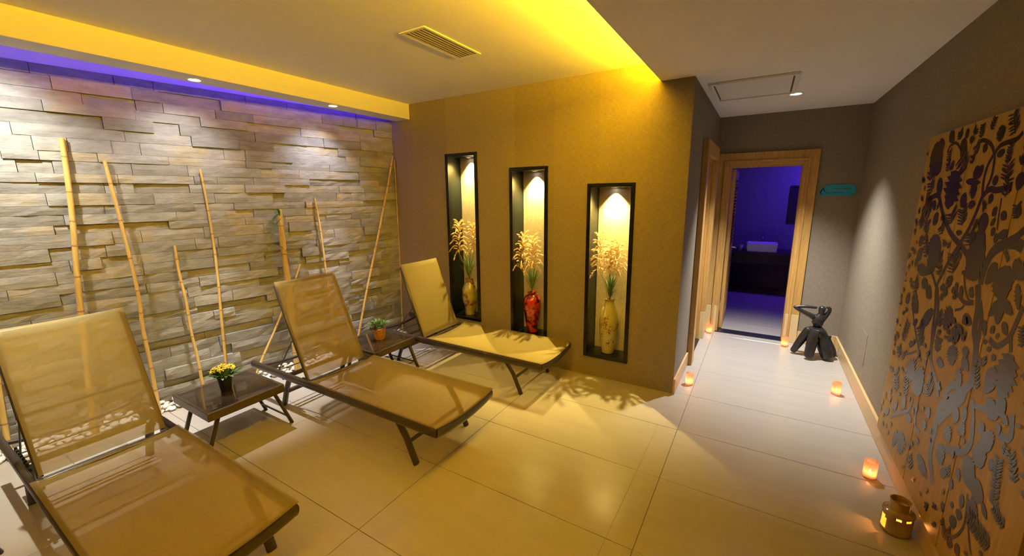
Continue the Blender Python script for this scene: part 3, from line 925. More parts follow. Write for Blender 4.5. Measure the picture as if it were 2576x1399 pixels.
# leaves growing from the thick cane
tb = bamboo_objs[5]
for (z, dy, dz, w, dx) in ((1.57, -0.10, -0.02, 0.03, 0.10), (1.55, -0.13, -0.10, 0.026, 0.06), (1.50, -0.15, -0.17, 0.024, 0.05), (1.53, -0.05, 0.06, 0.024, 0.06), (1.22, -0.16, 0.07, 0.020, 0.02), (1.17, 0.14, -0.05, 0.020, 0.06), (1.19, 0.05, 0.03, 0.026, 0.07)):
    m = MB()
    x0 = -0.155 + 0.083 + 0.03
    leaf_blade(m, (x0, 0.03, z), (x0 + dx, 0.03 + dy, z + dz), w, (0.0, 0, 0.02), 5)
    m.build('leaf', M['leaf'], tb)

# ================================================================== PEBBLES along the stone wall
rp = random.Random(31)
peb_mesh = []
for k in range(7):
    m = MB()
    a, b, c = 1.0, rp.uniform(0.65, 0.85), rp.uniform(0.45, 0.6)
    nl, nm = 9, 6
    vs, fs = [(0, 0, -c)], []
    for j in range(1, nm):
        ph = PI * j / nm
        for i in range(nl):
            th = 2 * PI * i / nl
            q = 1 + 0.08 * math.sin(2 * th + k) + rp.uniform(-0.03, 0.03)
            vs.append((a * q * math.sin(ph) * math.cos(th), b * q * math.sin(ph) * math.sin(th), -c * math.cos(ph)))
    vs.append((0, 0, c))
    for i in range(nl):
        fs.append((0, 1 + (i + 1) % nl, 1 + i))
        fs.append((len(vs) - 1, len(vs) - 1 - nl + i, len(vs) - 1 - nl + (i + 1) % nl))
    for j in range(nm - 2):
        for i in range(nl):
            p, q = 1 + j * nl + i, 1 + j * nl + (i + 1) % nl
            fs.append((p, q, q + nl, p + nl))
    m.add(vs, fs)
    peb_mesh.append(m.mesh('pebble', M['pebble'], smooth=80))
WD = Vector((-math.sin(WA), -math.cos(WA), 0)); WN = Vector((math.cos(WA), -math.sin(WA), 0))
pole_feet = [Vector(p[-1]) for _, _, p in POLES]
def pebble(s, o, z, r):
    ob = link('pebble', rp.choice(peb_mesh))
    p = WD * s + WN * o
    ob.location = (p.x, p.y, z)
    ob.scale = (r, r, r)
    ob.rotation_euler = (rp.uniform(-0.35, 0.35), rp.uniform(-0.35, 0.35), rp.uniform(0, 2 * PI))
    tag(ob, 'smooth white pebble in the bed along the foot of the stone wall', 'pebble', 'white pebbles along the stone wall')
n = 0
placed = []
while n < 290:
    s = rp.uniform(0.05, 3.45)
    o = rp.uniform(0.045, 0.150)
    r = rp.uniform(0.020, 0.034)
    lay = max(0.0, (0.15 - o) / 0.105)
    z = r * 0.52 + (0.055 * lay if rp.random() < 0.65 else 0.0)
    P = WD * s + WN * o
    if any((P - f.xy.to_3d()).length < 0.045 for f in pole_feet):
        continue
    if any((a - s) ** 2 + (b - o) ** 2 + (c - z) ** 2 < (0.62 * (r + q)) ** 2 for a, b, c, q in placed):
        r *= 0.8
        if rp.random() < 0.9:
            n += 0.02
            continue
    placed.append((s, o, z, r))
    pebble(s, o, z, r)
    n += 1
bed = MB()
for k in range(420):
    s, o = rp.uniform(0.03, 3.5), rp.uniform(0.03, 0.135)
    P = WD * s + WN * o
    r = rp.uniform(0.016, 0.026)
    me = rp.choice(peb_mesh)
    ca = rp.uniform(0, PI)
    bed.add([(P.x + r * (v.co.x * math.cos(ca) - v.co.y * math.sin(ca)), P.y + r * (v.co.x * math.sin(ca) + v.co.y * math.cos(ca)), r * 0.5 + r * v.co.z + 0.03 * max(0, (0.135 - o) / 0.105)) for v in me.vertices], [tuple(f.vertices) for f in me.polygons])
tag(bed.build('pebble_bed', M['pebble'], smooth=80), 'layer of small white pebbles lying under the larger ones', 'pebbles', kind='stuff')

# ================================================================== VASES AND GRASSES
def vase(loc, prof, m, label, deco=None):
    t = empty('vase', loc, 0, label, 'vase', 'tall vases in the niches')
    full = prof + [(prof[-1][0] * 0.80, prof[-1][1] - 0.002), (prof[-2][0] * 0.8, prof[-1][1] - 0.05), (0.0, prof[-1][1] - 0.052)]
    MB().lathe(full, 36).build('body', m, t, smooth=50)
    zt, rt = prof[-1][1], prof[-1][0]
    MB().tube([(rt * 0.98 * math.cos(2 * PI * k / 28), rt * 0.98 * math.sin(2 * PI * k / 28), zt) for k in range(28)], 0.005, 8, closed=True).build('rim', M['vase_rim'] if deco != 'red' else m, t, smooth=60)
    if deco == 'sprig':
        def rad_at(z):
            for (r0, z0), (r1, z1) in zip(prof, prof[1:]):
                if z0 <= z <= z1:
                    return r0 + (r1 - r0) * (z - z0) / (z1 - z0)
            return prof[0][0]
        m_ = MB()
        def surf(a, z):
            r = rad_at(z) + 0.0012
            return Vector((r * math.cos(a), r * math.sin(a), z))
        rv = random.Random(9)
        def leafpatch(a, z, ang, ln, w):
            q = []
            for (u, v) in ((0, 0), (0.35, 0.5), (0.7, 0.4), (1, 0), (0.7, -0.4), (0.35, -0.5)):
                du, dv = u * ln, v * w
                da = (du * math.cos(ang) - dv * math.sin(ang)) / max(0.04, rad_at(z)); dz_ = du * math.sin(ang) + dv * math.cos(ang)
                q.append(surf(a + da, z + dz_))
            m_.add(q, [tuple(range(6))])
        for (a0, z0, k_) in ((-1.75, 0.30, 15), (-1.15, 0.24, 9), (-2.1, 0.20, 6), (-1.6, 0.36, 7), (-1.2, 0.13, 8), (-0.2, 0.28, 10), (1.5, 0.3, 12), (2.8, 0.25, 10)):
            for k in range(k_):
                a = a0 + rv.gauss(0, 0.22); z = z0 + rv.gauss(0, 0.028)
                leafpatch(a, z, rv.uniform(-2.6, -0.4), rv.uniform(0.014, 0.030), rv.uniform(0.006, 0.011))
            p = [surf(a0 - 0.35 + 0.7 * i / 8, z0 - 0.03 + 0.05 * i / 8 + 0.012 * math.sin(i)) for i in range(9)]
            m_.tube(p, 0.0016, 4)
        m_.build('painted_sprig', M['sprig_paint'], t)
    return t
SH = [z0 + FW - 0.004 for (_, _, z0, _) in NICHE]
vase((2.606, 0.105, SH[2]), [(0.040, 0.0), (0.056, 0.004), (0.060, 0.03), (0.074, 0.12), (0.086, 0.24), (0.088, 0.31), (0.078, 0.38), (0.058, 0.44), (0.042, 0.475), (0.040, 0.50), (0.044, 0.515)], M['vase_cream'], 'pale yellow green vase painted with brown sprigs in the right niche', 'sprig')
vase((1.790, 0.105, SH[1]), [(0.045, 0.0), (0.054, 0.003), (0.056, 0.02), (0.068, 0.10), (0.084, 0.21), (0.090, 0.29), (0.088, 0.34), (0.074, 0.375), (0.045, 0.395), (0.036, 0.405), (0.044, 0.418)], M['vase_red'], 'dark mottled red vase in the middle niche', 'red')
vase((0.985, 0.105, SH[0]), [(0.045, 0.0), (0.056, 0.003), (0.060, 0.03), (0.076, 0.12), (0.088, 0.22), (0.086, 0.29), (0.066, 0.345), (0.044, 0.375), (0.040, 0.395), (0.045, 0.410)], M['vase_olive'], 'olive and brown mottled vase in the left niche')

def plume_mesh(seed, h, w):
    r = random.Random(seed)
    m = MB()
    m.tube([(0, 0, 0), (0.004, 0, h * 0.5), (0.0, 0, h)], 0.002, 5)
    NBR = 34
    for b in range(NBR):
        u = b / (NBR - 1)
        a = b * 2.4 + r.uniform(-0.3, 0.3)
        ln = (w * (1.0 - 0.78 * u) * r.uniform(0.75, 1.15)) + 0.02
        p0 = Vector((0, 0, h * (0.02 + 0.93 * u)))
        lift = 1.1 + 0.9 * u
        q = [p0 + Vector((math.cos(a) * ln * s, math.sin(a) * ln * s, ln * (lift * s - (1.55 - 0.7 * u) * s * s))) for s in (0, 0.2, 0.4, 0.6, 0.8, 1.0)]
        for i in range(1, 6):
            t = (q[i] - q[i - 1]).normalized()
            for k in range(16):
                p = q[i - 1].lerp(q[i], r.random())
                o = Vector((r.gauss(0, 1), r.gauss(0, 1), r.gauss(0, 1))).normalized()
                tip = p + t * r.uniform(0.012, 0.026) + o * r.uniform(0.006, 0.018) + Vector((0, 0, -0.008))
                sd = (tip - p).cross(o).normalized() * r.uniform(0.0010, 0.0018)
                m.add([p - sd * 0.5, p + (tip - p) * 0.5 + sd, tip, p + (tip - p) * 0.5 - sd], [(0, 1, 2, 3)])
    return m
def grasses(loc, label, seed, plumes, htop):
    r = random.Random(seed)
    t = empty('pampas_grass', loc, 0, label, 'dried grass', 'pampas grass in the niche vases')
    g_ = MB()
    for k in range(84):
        a = r.uniform(0, 2 * PI)
        ln = r.uniform(0.19, 0.38)
        sp = r.uniform(0.03, 0.19) * (0.55 if math.sin(a) > 0 else 0.9)
        x1, y1 = sp * math.cos(a), max(-0.14, min(0.075, sp * math.sin(a)))
        pts = []
        for i in range(6):
            u = i / 5
            pts.append(Vector((x1 * u ** 1.7, y1 * u ** 1.7, ln * u - 0.05 * u ** 3 * r.uniform(0.2, 1.3))))
        w = r.uniform(0.0030, 0.0055)
        sd = Vector((-math.sin(a), math.cos(a), 0))
        vs, fs = [], []
        for i, p in enumerate(pts):
            ww = w * (1 - (i / 5) ** 2 * 0.95)
            vs += [p - sd * ww, p + sd * ww]
        for i in range(5):
            fs.append((2 * i, 2 * i + 1, 2 * i + 3, 2 * i + 2))
        g_.add(vs, fs)
    g_.build('grass_blades', M['grass'], t)
    for k, (dx, dy, z0, h, w, lean) in enumerate(plumes):
        st = MB().tube([(0, 0, -0.10), (dx * 0.45, dy * 0.45, z0 * 0.6), (dx, dy, z0)], 0.0022, 5)
        st.build('stalk', M['stalk'], t)
        p = plume_mesh(seed * 7 + k, h, w).build('plume', M['plume'], t)
        p.location = (dx, dy, z0)
        p.rotation_euler = (0, lean, r.uniform(0, 6))
    return t
grasses((2.606, 0.105, SH[2] + 0.50), 'dried plumes and green blades standing in the pale yellow green vase', 1, [(-0.085, -0.045, 0.27, 0.34, 0.100, -0.10), (0.060, -0.03, 0.25, 0.30, 0.100, 0.10), (0.01, -0.05, 0.30, 0.24, 0.07, 0.0)], 0)
grasses((1.790, 0.105, SH[1] + 0.40), 'dried plumes and green blades standing in the dark red vase', 2, [(-0.105, -0.045, 0.26, 0.36, 0.105, -0.08), (0.050, -0.04, 0.27, 0.32, 0.100, 0.08)], 0)
grasses((0.985, 0.105, SH[0] + 0.395), 'dried plumes and green blades standing in the olive vase', 3, [(-0.095, -0.045, 0.30, 0.36, 0.105, -0.08), (0.09, -0.03, 0.32, 0.32, 0.07, 0.05)], 0)

# ================================================================== CANDLES
CAND = [((3.312, 1.885), 'tealight glass standing in front of the left plinth of the bathroom doorway'), ((4.088, 1.80), 'tealight glass between the bathroom doorway and the black sculpture'),
        ((3.318, 0.265), 'tealight glass by the corner of the niche wall'), ((4.420, 0.690), 'tealight glass midway along the right skirting'), ((4.443, -0.510), 'tealight glass nearest the camera, beside the oil burner')]
CANDLE_W = 0.36
for (x, y), label in CAND:
    t = empty('candle_glass', (x, y, 0), 0, label, 'candle', 'tealight glasses on the floor')
    MB().lathe([(0.0, 0.0), (0.031, 0.0), (0.033, 0.004), (0.034, 0.108), (0.0315, 0.108), (0.030, 0.007), (0.0, 0.006)], 28).build('cup', M['frost'], t, smooth=50)
    MB().lathe([(0.0, 0.008), (0.019, 0.008), (0.019, 0.024), (0.0, 0.024)], 20).build('tealight', M['wax'], t, smooth=40)
    MB().lathe([(0.0, 0.026), (0.0045, 0.032), (0.005, 0.037), (0.003, 0.046), (0.0, 0.056)], 10).build('flame', M['flame'], t, smooth=60)
    light('candle_light', 'POINT', (x, y, 0.045), (1.0, 0.42, 0.14), CANDLE_W, 0.006)

# ---- oil burner
bx_, by_ = 4.470, -0.965
t = empty('oil_burner', (bx_, by_, 0), 0, 'glazed ochre oil burner with lit openings on the floor by the panel', 'oil burner')
NB = 40
prof = [(0.052, 0.0), (0.058, 0.006), (0.060, 0.020), (0.060, 0.040), (0.060, 0.060), (0.060, 0.078), (0.060, 0.092), (0.059, 0.104), (0.064, 0.112), (0.062, 0.120), (0.046, 0.124), (0.040, 0.128), (0.038, 0.150), (0.040, 0.172), (0.042, 0.178), (0.038, 0.178), (0.035, 0.165), (0.033, 0.150), (0.0, 0.148)]
def hole(i, k):
    a = (k + 0.5) / NB * 360
    d = (a - 190 + 180) % 360 - 180
    if 2 <= i <= 4 and abs(d) < 26:
        return True
    if i == 5 and abs(d) < 17:
        return True
    for c in (150, 262, 300, 20):
        d2 = (a - c + 180) % 360 - 180
        if i == 6 and abs(d2) < 11:
            return True
    return False
o = MB().lathe(prof, NB, skip=hole).build('body', M['burner'], t, smooth=50, solid=0.004, offset=-1)
MB().tube([(0.058 * math.cos(rad(a)), 0.058 * math.sin(rad(a)), 0.112) for a in range(150, 330, 12)], 0.004, 6).build('handle_ridge', M['burner'], t, smooth=50)
MB().lathe([(0.0, 0.006), (0.019, 0.006), (0.019, 0.020), (0.0, 0.020)], 16).build('tealight', M['wax'], t)
MB().lathe([(0.0, 0.022), (0.005, 0.030), (0.0045, 0.040), (0.0, 0.054)], 10).build('flame', M['flame'], t, smooth=60)
light('burner_light', 'POINT', (bx_, by_, 0.058), (1.0, 0.36, 0.08), 1.6, 0.008)

# ================================================================== SCULPTURE
def skin_object(name, verts, edges, radii, material, parent=None, sub=2, root=0):
    me = bpy.data.meshes.new(name)
    me.from_pydata(verts, edges, [])
    me.update()
    o = link(name, me, parent)
    sk = o.modifiers.new('skin', 'SKIN')
    sk.use_smooth_shade = True
    for i, r in enumerate(radii):
        sv = me.skin_vertices[0].data[i]
        sv.radius = (r, r) if not isinstance(r, tuple) else r
        sv.use_root = (i == root)
    sb = o.modifiers.new('sub', 'SUBSURF')
    sb.levels = sub
    sb.render_levels = sub
    me.materials.append(material)
    return o
V = [  # x, z in the figure's plane, y depth offset
 ((4.352, 1.62, 0.265), 0.064), ((4.345, 1.61, 0.325), 0.034), ((4.332, 1.60, 0.375), 0.045), ((4.340, 1.60, 0.420), 0.040),   # 0 pelvis 1 waist 2 chest 3 upper chest
 ((4.358, 1.60, 0.468), 0.020), ((4.352, 1.59, 0.520), 0.032), ((4.358, 1.59, 0.555), 0.022),                                   # 4 neck 5 head 6 crown
 ((4.300, 1.59, 0.425), 0.026), ((4.205, 1.58, 0.470), 0.020), ((4.112, 1.575, 0.518), 0.014), ((4.215, 1.58, 0.532), 0.013), ((4.315, 1.59, 0.530), 0.012),  # 7 shoulder 8 mid upper arm 9 elbow 10 forearm 11 hand
 ((4.385, 1.60, 0.440), 0.024), ((4.412, 1.60, 0.492), 0.017), ((4.420, 1.60, 0.535), 0.015), ((4.385, 1.60, 0.545), 0.012),      # 12 shoulder 13 elbow 14 hand 15
 ((4.262, 1.57, 0.275), 0.046), ((4.208, 1.58, 0.155), 0.037), ((4.166, 1.595, 0.050), 0.030), ((4.150, 1.600, 0.014), 0.026),    # 16-19 left leg
 ((4.305, 1.53, 0.280), 0.048), ((4.296, 1.49, 0.150), 0.045), ((4.284, 1.478, 0.050), 0.040), ((4.280, 1.475, 0.014), 0.036),   # 20-23 front leg
 ((4.372, 1.58, 0.230), 0.058), ((4.412, 1.55, 0.125), 0.058), ((4.440, 1.54, 0.050), 0.052), ((4.448, 1.54, 0.014), 0.046),     # 24-27 draped leg
 ((4.392, 1.64, 0.190), 0.062), ((4.445, 1.63, 0.105), 0.068), ((4.468, 1.61, 0.050), 0.062), ((4.470, 1.61, 0.014), 0.056),     # 28-31 seat mass
]
Eg = [(0, 1), (1, 2), (2, 3), (3, 4), (4, 5), (5, 6), (3, 7), (7, 8), (8, 9), (9, 10), (10, 11), (3, 12), (12, 13), (13, 14), (14, 15), (0, 16), (16, 17), (17, 18), (18, 19), (0, 20), (20, 21), (21, 22), (22, 23), (0, 24), (24, 25), (25, 26), (26, 27), (0, 28), (28, 29), (29, 30), (30, 31)]
base = Vector((4.33, 1.58, 0))
sc = skin_object('sculpture', [tuple(Vector(v) - base) for v, _ in V], Eg, [r * (1.12 if i >= 16 else 1.2) for i, (_, r) in enumerate(V)], M['sculpture'])
sc.location = base
tag(sc, 'glossy black abstract seated figure with an arm bent over its head', 'sculpture')

# ================================================================== DECORATED PANEL ON THE RIGHT WALL
t = empty('decorative_panel', (XR - 0.004, -0.915, 0.150), 0, 'tall ochre wooden panel printed with dark flowering vines', 'wall panel')
PXF = 4.532
for a, b in ((-0.100, -0.711), (-0.718, -1.217), (-1.224, -1.735)):
    MB().box(PXF - (XR - 0.004), 0.0, b + 0.915, a + 0.915, 0.0, 1.848).build('board', M['panel'], t, bevel=0.002)
ink = MB()
def pp(y, z, lift=0.0012):
    return (PXF - lift - (XR - 0.004), y + 0.915, z - 0.150)
def flat_poly(pts, lift=0.0012):
    pts = [(max(-1.732, min(-0.103, y)), max(0.155, min(1.995, z))) for y, z in pts]
    c = (sum(p[0] for p in pts) / len(pts), sum(p[1] for p in pts) / len(pts))
    vs = [pp(*c, lift)] + [pp(y, z, lift) for y, z in pts]
    n = len(pts)
    ink.add(vs, [(0, 1 + i, 1 + (i + 1) % n) for i in range(n)])
def ribbon(pts, w, lf=0.0015):
    P = spline([(0, y, z) for y, z in pts], 5) if len(pts) > 2 else [Vector((0, *p)) for p in pts]
    vs, fs = [], []
    for i, p in enumerate(P):
        d = P[min(i + 1, len(P) - 1)] - P[max(i - 1, 0)]
        nn = Vector((0, -d.z, d.y))
        nn = nn.normalized() if nn.length > 1e-6 else Vector((0, 1, 0))
        for s in (-0.5, 0.5):
            q = p + nn * (s * w)
            vs.append(pp(max(-1.732, min(-0.103, q.y)), max(0.155, min(1.995, q.z)), lf))
    for i in range(len(P) - 1):
        fs.append((2 * i, 2 * i + 1, 2 * i + 3, 2 * i + 2))
    ink.add(vs, fs)
rl = random.Random(17)
lift_k = [0]
def leafshape(y0, z0, y1, z1, w, kind):
    lift_k[0] += 1
    lf = 0.0016 + 0.000002 * lift_k[0]
    n = 12 if kind else 8
    d = Vector((y1 - y0, z1 - z0)); L_ = d.length
    if L_ < 1e-4:
        return
    d /= L_
    s = Vector((-d.y, d.x))
    left, right = [], []
    for i in range(n + 1):
        u = i / n
        prof_ = math.sin(PI * (0.06 + 0.90 * u ** 0.85)) ** 0.8
        jl = jr = 1.0
        if kind == 1:
            jl = jr = 0.86 + 0.20 * (i % 2)
        elif kind == 2:
            jl, jr = (1.0 if i % 2 else 0.62) * rl.uniform(0.85, 1.15), (1.0 if (i + 1) % 2 else 0.62) * rl.uniform(0.85, 1.15)
        p = Vector((y0, z0)) + d * (L_ * u)
        left.append(p + s * (w * 0.5 * prof_ * jl)); right.append(p - s * (w * 0.5 * prof_ * jr))
    # quad strip keeps ragged outlines clean
    vs, fs = [], []
    for a, b in zip(left, right):
        for q in (a, b):
            vs.append(pp(max(-1.732, min(-0.103, q.x)), max(0.155, min(1.995, q.y)), lf))
    for i in range(n):
        fs.append((2 * i, 2 * i + 1, 2 * i + 3, 2 * i + 2))
    ink.add(vs, fs)
STEMS=[(0.03,[(-0.26,1.64),(-0.349,1.663),(-0.426,1.666),(-0.516,1.592),(-0.624,1.524),(-0.703,1.485),(-0.834,1.445),(-0.919,1.414),(-0.948,1.39)]),(0.026,[(-0.736,0.92),(-0.703,1.006),(-0.681,1.12),(-0.645,1.213),(-0.689,1.291),(-0.738,1.366),(-0.8,1.433),(-0.833,1.471),(-0.88,1.526),(-0.917,1.592),(-0.941,1.655),(-0.962,1.679),(-1.004,1.697),(-1.056,1.693),(-1.101,1.697),(-1.176,1.705)]),(0.02,[(-0.949,1.66),(-0.926,1.731),(-0.936,1.796),(-0.972,1.839),(-1.019,1.87),(-1.129,1.88),(-1.168,1.9)]),(0.018,[(-0.968,1.698),(-0.99,1.748),(-0.985,1.811),(-0.972,1.839),(-0.927,1.879),(-0.851,1.905),(-0.807,1.905)]),(0.014,[(-0.428,1.886),(-0.458,1.918),(-0.529,1.925),(-0.604,1.888),(-0.621,1.855)]),(0.045,[(-1.097,1.317),(-1.102,1.37),(-1.129,1.439),(-1.177,1.476),(-1.238,1.498),(-1.3,1.504),(-1.35,1.496)]),(0.045,[(-1.077,1.313),(-1.121,1.226),(-1.135,1.133),(-1.18,1.074),(-1.199,0.983),(-1.194,0.907),(-0.994,0.731),(-0.97,0.668),(-0.973,0.582),(-0.977,0.465),(-1.026,0.405),(-1.065,0.365)]),(0.03,[(-1.131,1.248),(-1.169,1.191),(-1.182,1.123),(-1.181,1.084)]),(0.05,[(-0.985,0.641),(-1.053,0.726),(-1.122,0.792),(-1.172,0.857)]),(0.035,[(-0.992,0.764),(-1.035,0.838),(-1.118,0.874),(-1.192,0.865)]),(0.03,[(-0.649,1.22),(-0.716,1.129),(-0.734,1.039),(-0.733,0.925),(-0.776,0.85),(-0.87,0.797),(-0.933,0.738)]),(0.014,[(-0.326,1.062),(-0.431,0.96),(-0.543,0.875),(-0.639,0.811)]),(0.012,[(-0.361,0.752),(-0.467,0.796),(-0.546,0.837)]),(0.018,[(-0.533,1.277),(-0.583,1.249),(-0.635,1.217)]),(0.02,[(-1.075,1.23),(-0.99,1.215),(-0.905,1.233),(-0.849,1.237)]),(0.012,[(-0.997,1.202),(-0.971,1.18),(-0.917,1.161)]),(0.014,[(-0.935,1.322),(-0.975,1.268),(-1.028,1.234),(-1.073,1.235)]),(0.024,[(-1.437,1.303),(-1.42,1.242),(-1.408,1.201),(-1.39,1.17),(-1.334,1.126),(-1.268,1.131)]),(0.02,[(-1.408,1.184),(-1.43,1.136)]),(0.008,[(-1.117,1.662),(-1.126,1.584),(-1.138,1.54)]),(0.03,[(-1.337,1.559),(-1.29,1.527),(-1.248,1.511)]),(0.02,[(-1.234,1.47),(-1.275,1.437)]),(0.03,[(-1.244,0.869),(-1.288,0.802),(-1.311,0.715),(-1.267,0.649),(-1.142,0.586),(-1.033,0.528)]),(0.03,[(-1.53,0.947),(-1.548,0.876),(-1.514,0.848),(-1.463,0.851)]),(0.014,[(-1.373,0.529),(-1.394,0.467),(-1.399,0.394),(-1.35,0.312),(-1.275,0.267)]),(0.01,[(-1.383,0.51),(-1.446,0.407),(-1.494,0.352)]),(0.02,[(-1.271,0.857),(-1.341,0.877),(-1.405,0.899)]),(0.02,[(-0.693,0.589),(-0.736,0.487),(-0.81,0.488)]),(0.02,[(-0.33,0.334),(-0.472,0.428),(-0.6,0.511),(-0.635,0.588)])]
LEAVES=[(-0.199,1.929,-0.374,1.791,0.187,1),(-0.615,1.787,-0.58,1.606,0.24,2),(-0.826,1.797,-0.856,1.738,0.065,0),(-0.748,1.735,-0.895,1.727,0.031,0),(-0.828,1.724,-0.86,1.659,0.082,2),(-0.893,1.798,-0.853,1.743,0.046,0),(-1.0,1.601,-1.012,1.512,0.089,0),(-1.038,1.523,-0.954,1.403,0.124,0),(-1.039,1.498,-0.957,1.326,0.179,1),(-1.082,1.348,-0.905,1.333,0.063,2),(-0.511,1.469,-0.503,1.33,0.182,1),(-0.553,1.453,-0.49,1.257,0.18,1),(-0.309,1.267,-0.49,1.257,0.067,0),(-1.244,1.411,-1.3,1.291,0.155,1),(-1.196,1.417,-1.144,1.326,0.07,0),(-1.313,1.442,-1.405,1.392,0.08,2),(-1.308,1.4,-1.395,1.414,0.046,0),(-1.284,1.288,-1.299,1.201,0.066,0),(-1.284,1.288,-1.223,1.214,0.046,0),(-1.3,1.291,-1.384,1.261,0.044,0),(-0.876,1.162,-0.837,1.049,0.127,2),(-1.009,1.153,-1.099,1.15,0.054,0),(-0.97,1.01,-1.002,0.924,0.132,2),(-0.579,1.071,-0.632,1.01,0.191,2),(-1.433,1.129,-1.439,0.959,0.168,2),(-1.363,1.047,-1.323,0.938,0.086,0),(-1.334,1.218,-1.383,1.185,0.038,0),(-1.37,1.369,-1.415,1.285,0.049,2),(-0.983,1.948,-1.003,1.885,0.081,2),(-1.028,1.852,-1.033,1.821,0.061,0),(-1.028,1.751,-1.038,1.711,0.045,0),(-1.033,1.679,-1.023,1.638,0.04,0),(-0.338,1.964,-0.315,1.913,0.109,2),(-0.731,1.668,-0.793,1.623,0.08,2),(-0.827,1.629,-0.895,1.635,0.039,0),(-0.785,1.513,-0.785,1.487,0.065,0),(-0.365,1.636,-0.414,1.595,0.049,0),(-0.422,1.565,-0.479,1.526,0.077,0),(-1.082,1.577,-1.1,1.56,0.044,0),(-1.071,1.621,-1.102,1.596,0.043,0),(-1.143,1.606,-1.188,1.587,0.037,0),(-1.227,1.539,-1.15,1.515,0.037,0),(-1.115,1.548,-1.102,1.515,0.037,0),(-1.144,1.528,-1.144,1.488,0.037,0),(-1.233,1.756,-1.223,1.692,0.066,0),(-0.278,1.423,-0.315,1.394,0.073,0),(-0.42,1.988,-0.493,1.936,0.062,0),(-0.637,1.978,-0.659,1.935,0.041,0),(-0.72,1.938,-0.713,1.904,0.053,0),(-0.598,1.926,-0.676,1.877,0.079,2),(-0.52,1.83,-0.55,1.801,0.058,0),(-0.881,1.888,-0.866,1.852,0.046,0),(-0.385,1.756,-0.448,1.672,0.075,0),(-0.256,1.425,-0.313,1.398,0.068,0),(-0.289,1.369,-0.325,1.308,0.115,2),(-0.248,1.298,-0.302,1.279,0.066,0),(-0.323,1.102,-0.45,1.031,0.123,2),(-0.22,1.086,-0.271,1.042,0.082,0),(-0.424,1.208,-0.529,1.19,0.075,2),(-0.512,1.187,-0.604,1.15,0.071,0),(-0.777,1.295,-0.804,1.244,0.093,2),(-0.715,1.244,-0.732,1.213,0.056,0),(-0.743,1.221,-0.794,1.209,0.052,0),(-0.837,1.235,-0.883,1.25,0.034,0),(-0.862,1.213,-0.901,1.216,0.028,0),(-0.727,1.195,-0.754,1.172,0.047,0),(-0.923,1.273,-0.958,1.229,0.04,0),(-0.868,1.279,-0.898,1.247,0.036,0),(-1.015,1.282,-1.064,1.252,0.048,2),(-1.1,1.047,-1.102,0.997,0.074,2),(-1.084,0.986,-1.164,0.965,0.072,2),(-0.834,0.889,-0.922,0.893,0.053,2),(-1.2,1.19,-1.228,1.133,0.046,2),(-1.263,1.18,-1.289,1.165,0.038,0),(-1.23,1.11,-1.255,1.118,0.022,0),(-1.279,1.107,-1.289,1.087,0.034,0),(-1.332,1.093,-1.328,1.065,0.04,2),(-1.314,1.168,-1.329,1.155,0.031,0),(-0.435,0.988,-0.455,0.954,0.073,0),(-0.429,0.858,-0.45,0.824,0.057,0),(-0.337,0.751,-0.375,0.729,0.078,2),(-0.474,0.751,-0.565,0.671,0.2,2),(-0.598,0.751,-0.715,0.651,0.197,1),(-1.063,0.931,-1.128,0.878,0.074,2),(-0.563,0.36,-0.596,0.236,0.194,2),(-0.448,0.276,-0.51,0.258,0.12,0),(-0.916,0.397,-0.905,0.327,0.188,2),(-1.057,0.565,-1.112,0.49,0.112,2),(-1.294,0.64,-1.406,0.567,0.112,0),(-1.387,0.584,-1.487,0.58,0.088,0),(-1.353,0.734,-1.434,0.687,0.154,2),(-1.393,0.81,-1.447,0.756,0.116,1),(-1.138,0.494,-1.15,0.446,0.06,0),(-1.252,0.567,-1.294,0.531,0.052,2),(-1.213,0.477,-1.254,0.472,0.052,0),(-1.343,0.502,-1.35,0.445,0.044,0),(-1.344,0.435,-1.353,0.395,0.056,0),(-1.394,0.508,-1.476,0.505,0.093,2),(-1.303,0.378,-1.332,0.335,0.066,0),(-1.483,0.568,-1.535,0.537,0.033,0),(-1.195,0.364,-1.215,0.327,0.036,0),(-1.27,0.418,-1.291,0.401,0.028,0),(-1.378,0.303,-1.415,0.277,0.052,0),(-1.293,0.304,-1.319,0.303,0.043,0),(-1.303,0.262,-1.358,0.275,0.047,0),(-1.479,0.744,-1.483,0.7,0.036,0),(-1.202,0.82,-1.223,0.758,0.051,0),(-1.15,0.784,-1.137,0.714,0.063,0),(-1.195,0.744,-1.247,0.71,0.08,2),(-1.085,0.665,-1.138,0.617,0.093,2),(-1.219,0.652,-1.227,0.636,0.037,0),(-1.245,0.693,-1.268,0.691,0.027,0),(-1.34,0.819,-1.384,0.79,0.059,0),(-1.435,0.909,-1.473,0.971,0.076,1),(-1.346,0.907,-1.451,0.894,0.082,1),(-1.474,0.915,-1.52,0.904,0.045,2),(-1.459,0.876,-1.483,0.845,0.038,0),(-0.843,0.642,-0.883,0.601,0.072,2),(-0.833,0.569,-0.858,0.526,0.076,2),(-0.629,0.498,-0.635,0.454,0.107,2),(-0.484,0.519,-0.543,0.497,0.111,2),(-0.36,0.447,-0.406,0.417,0.127,2),(-0.236,0.35,-0.264,0.309,0.096,0),(-1.548,0.418,-1.556,0.402,0.025,0),(-1.46,0.337,-1.467,0.323,0.039,0)]
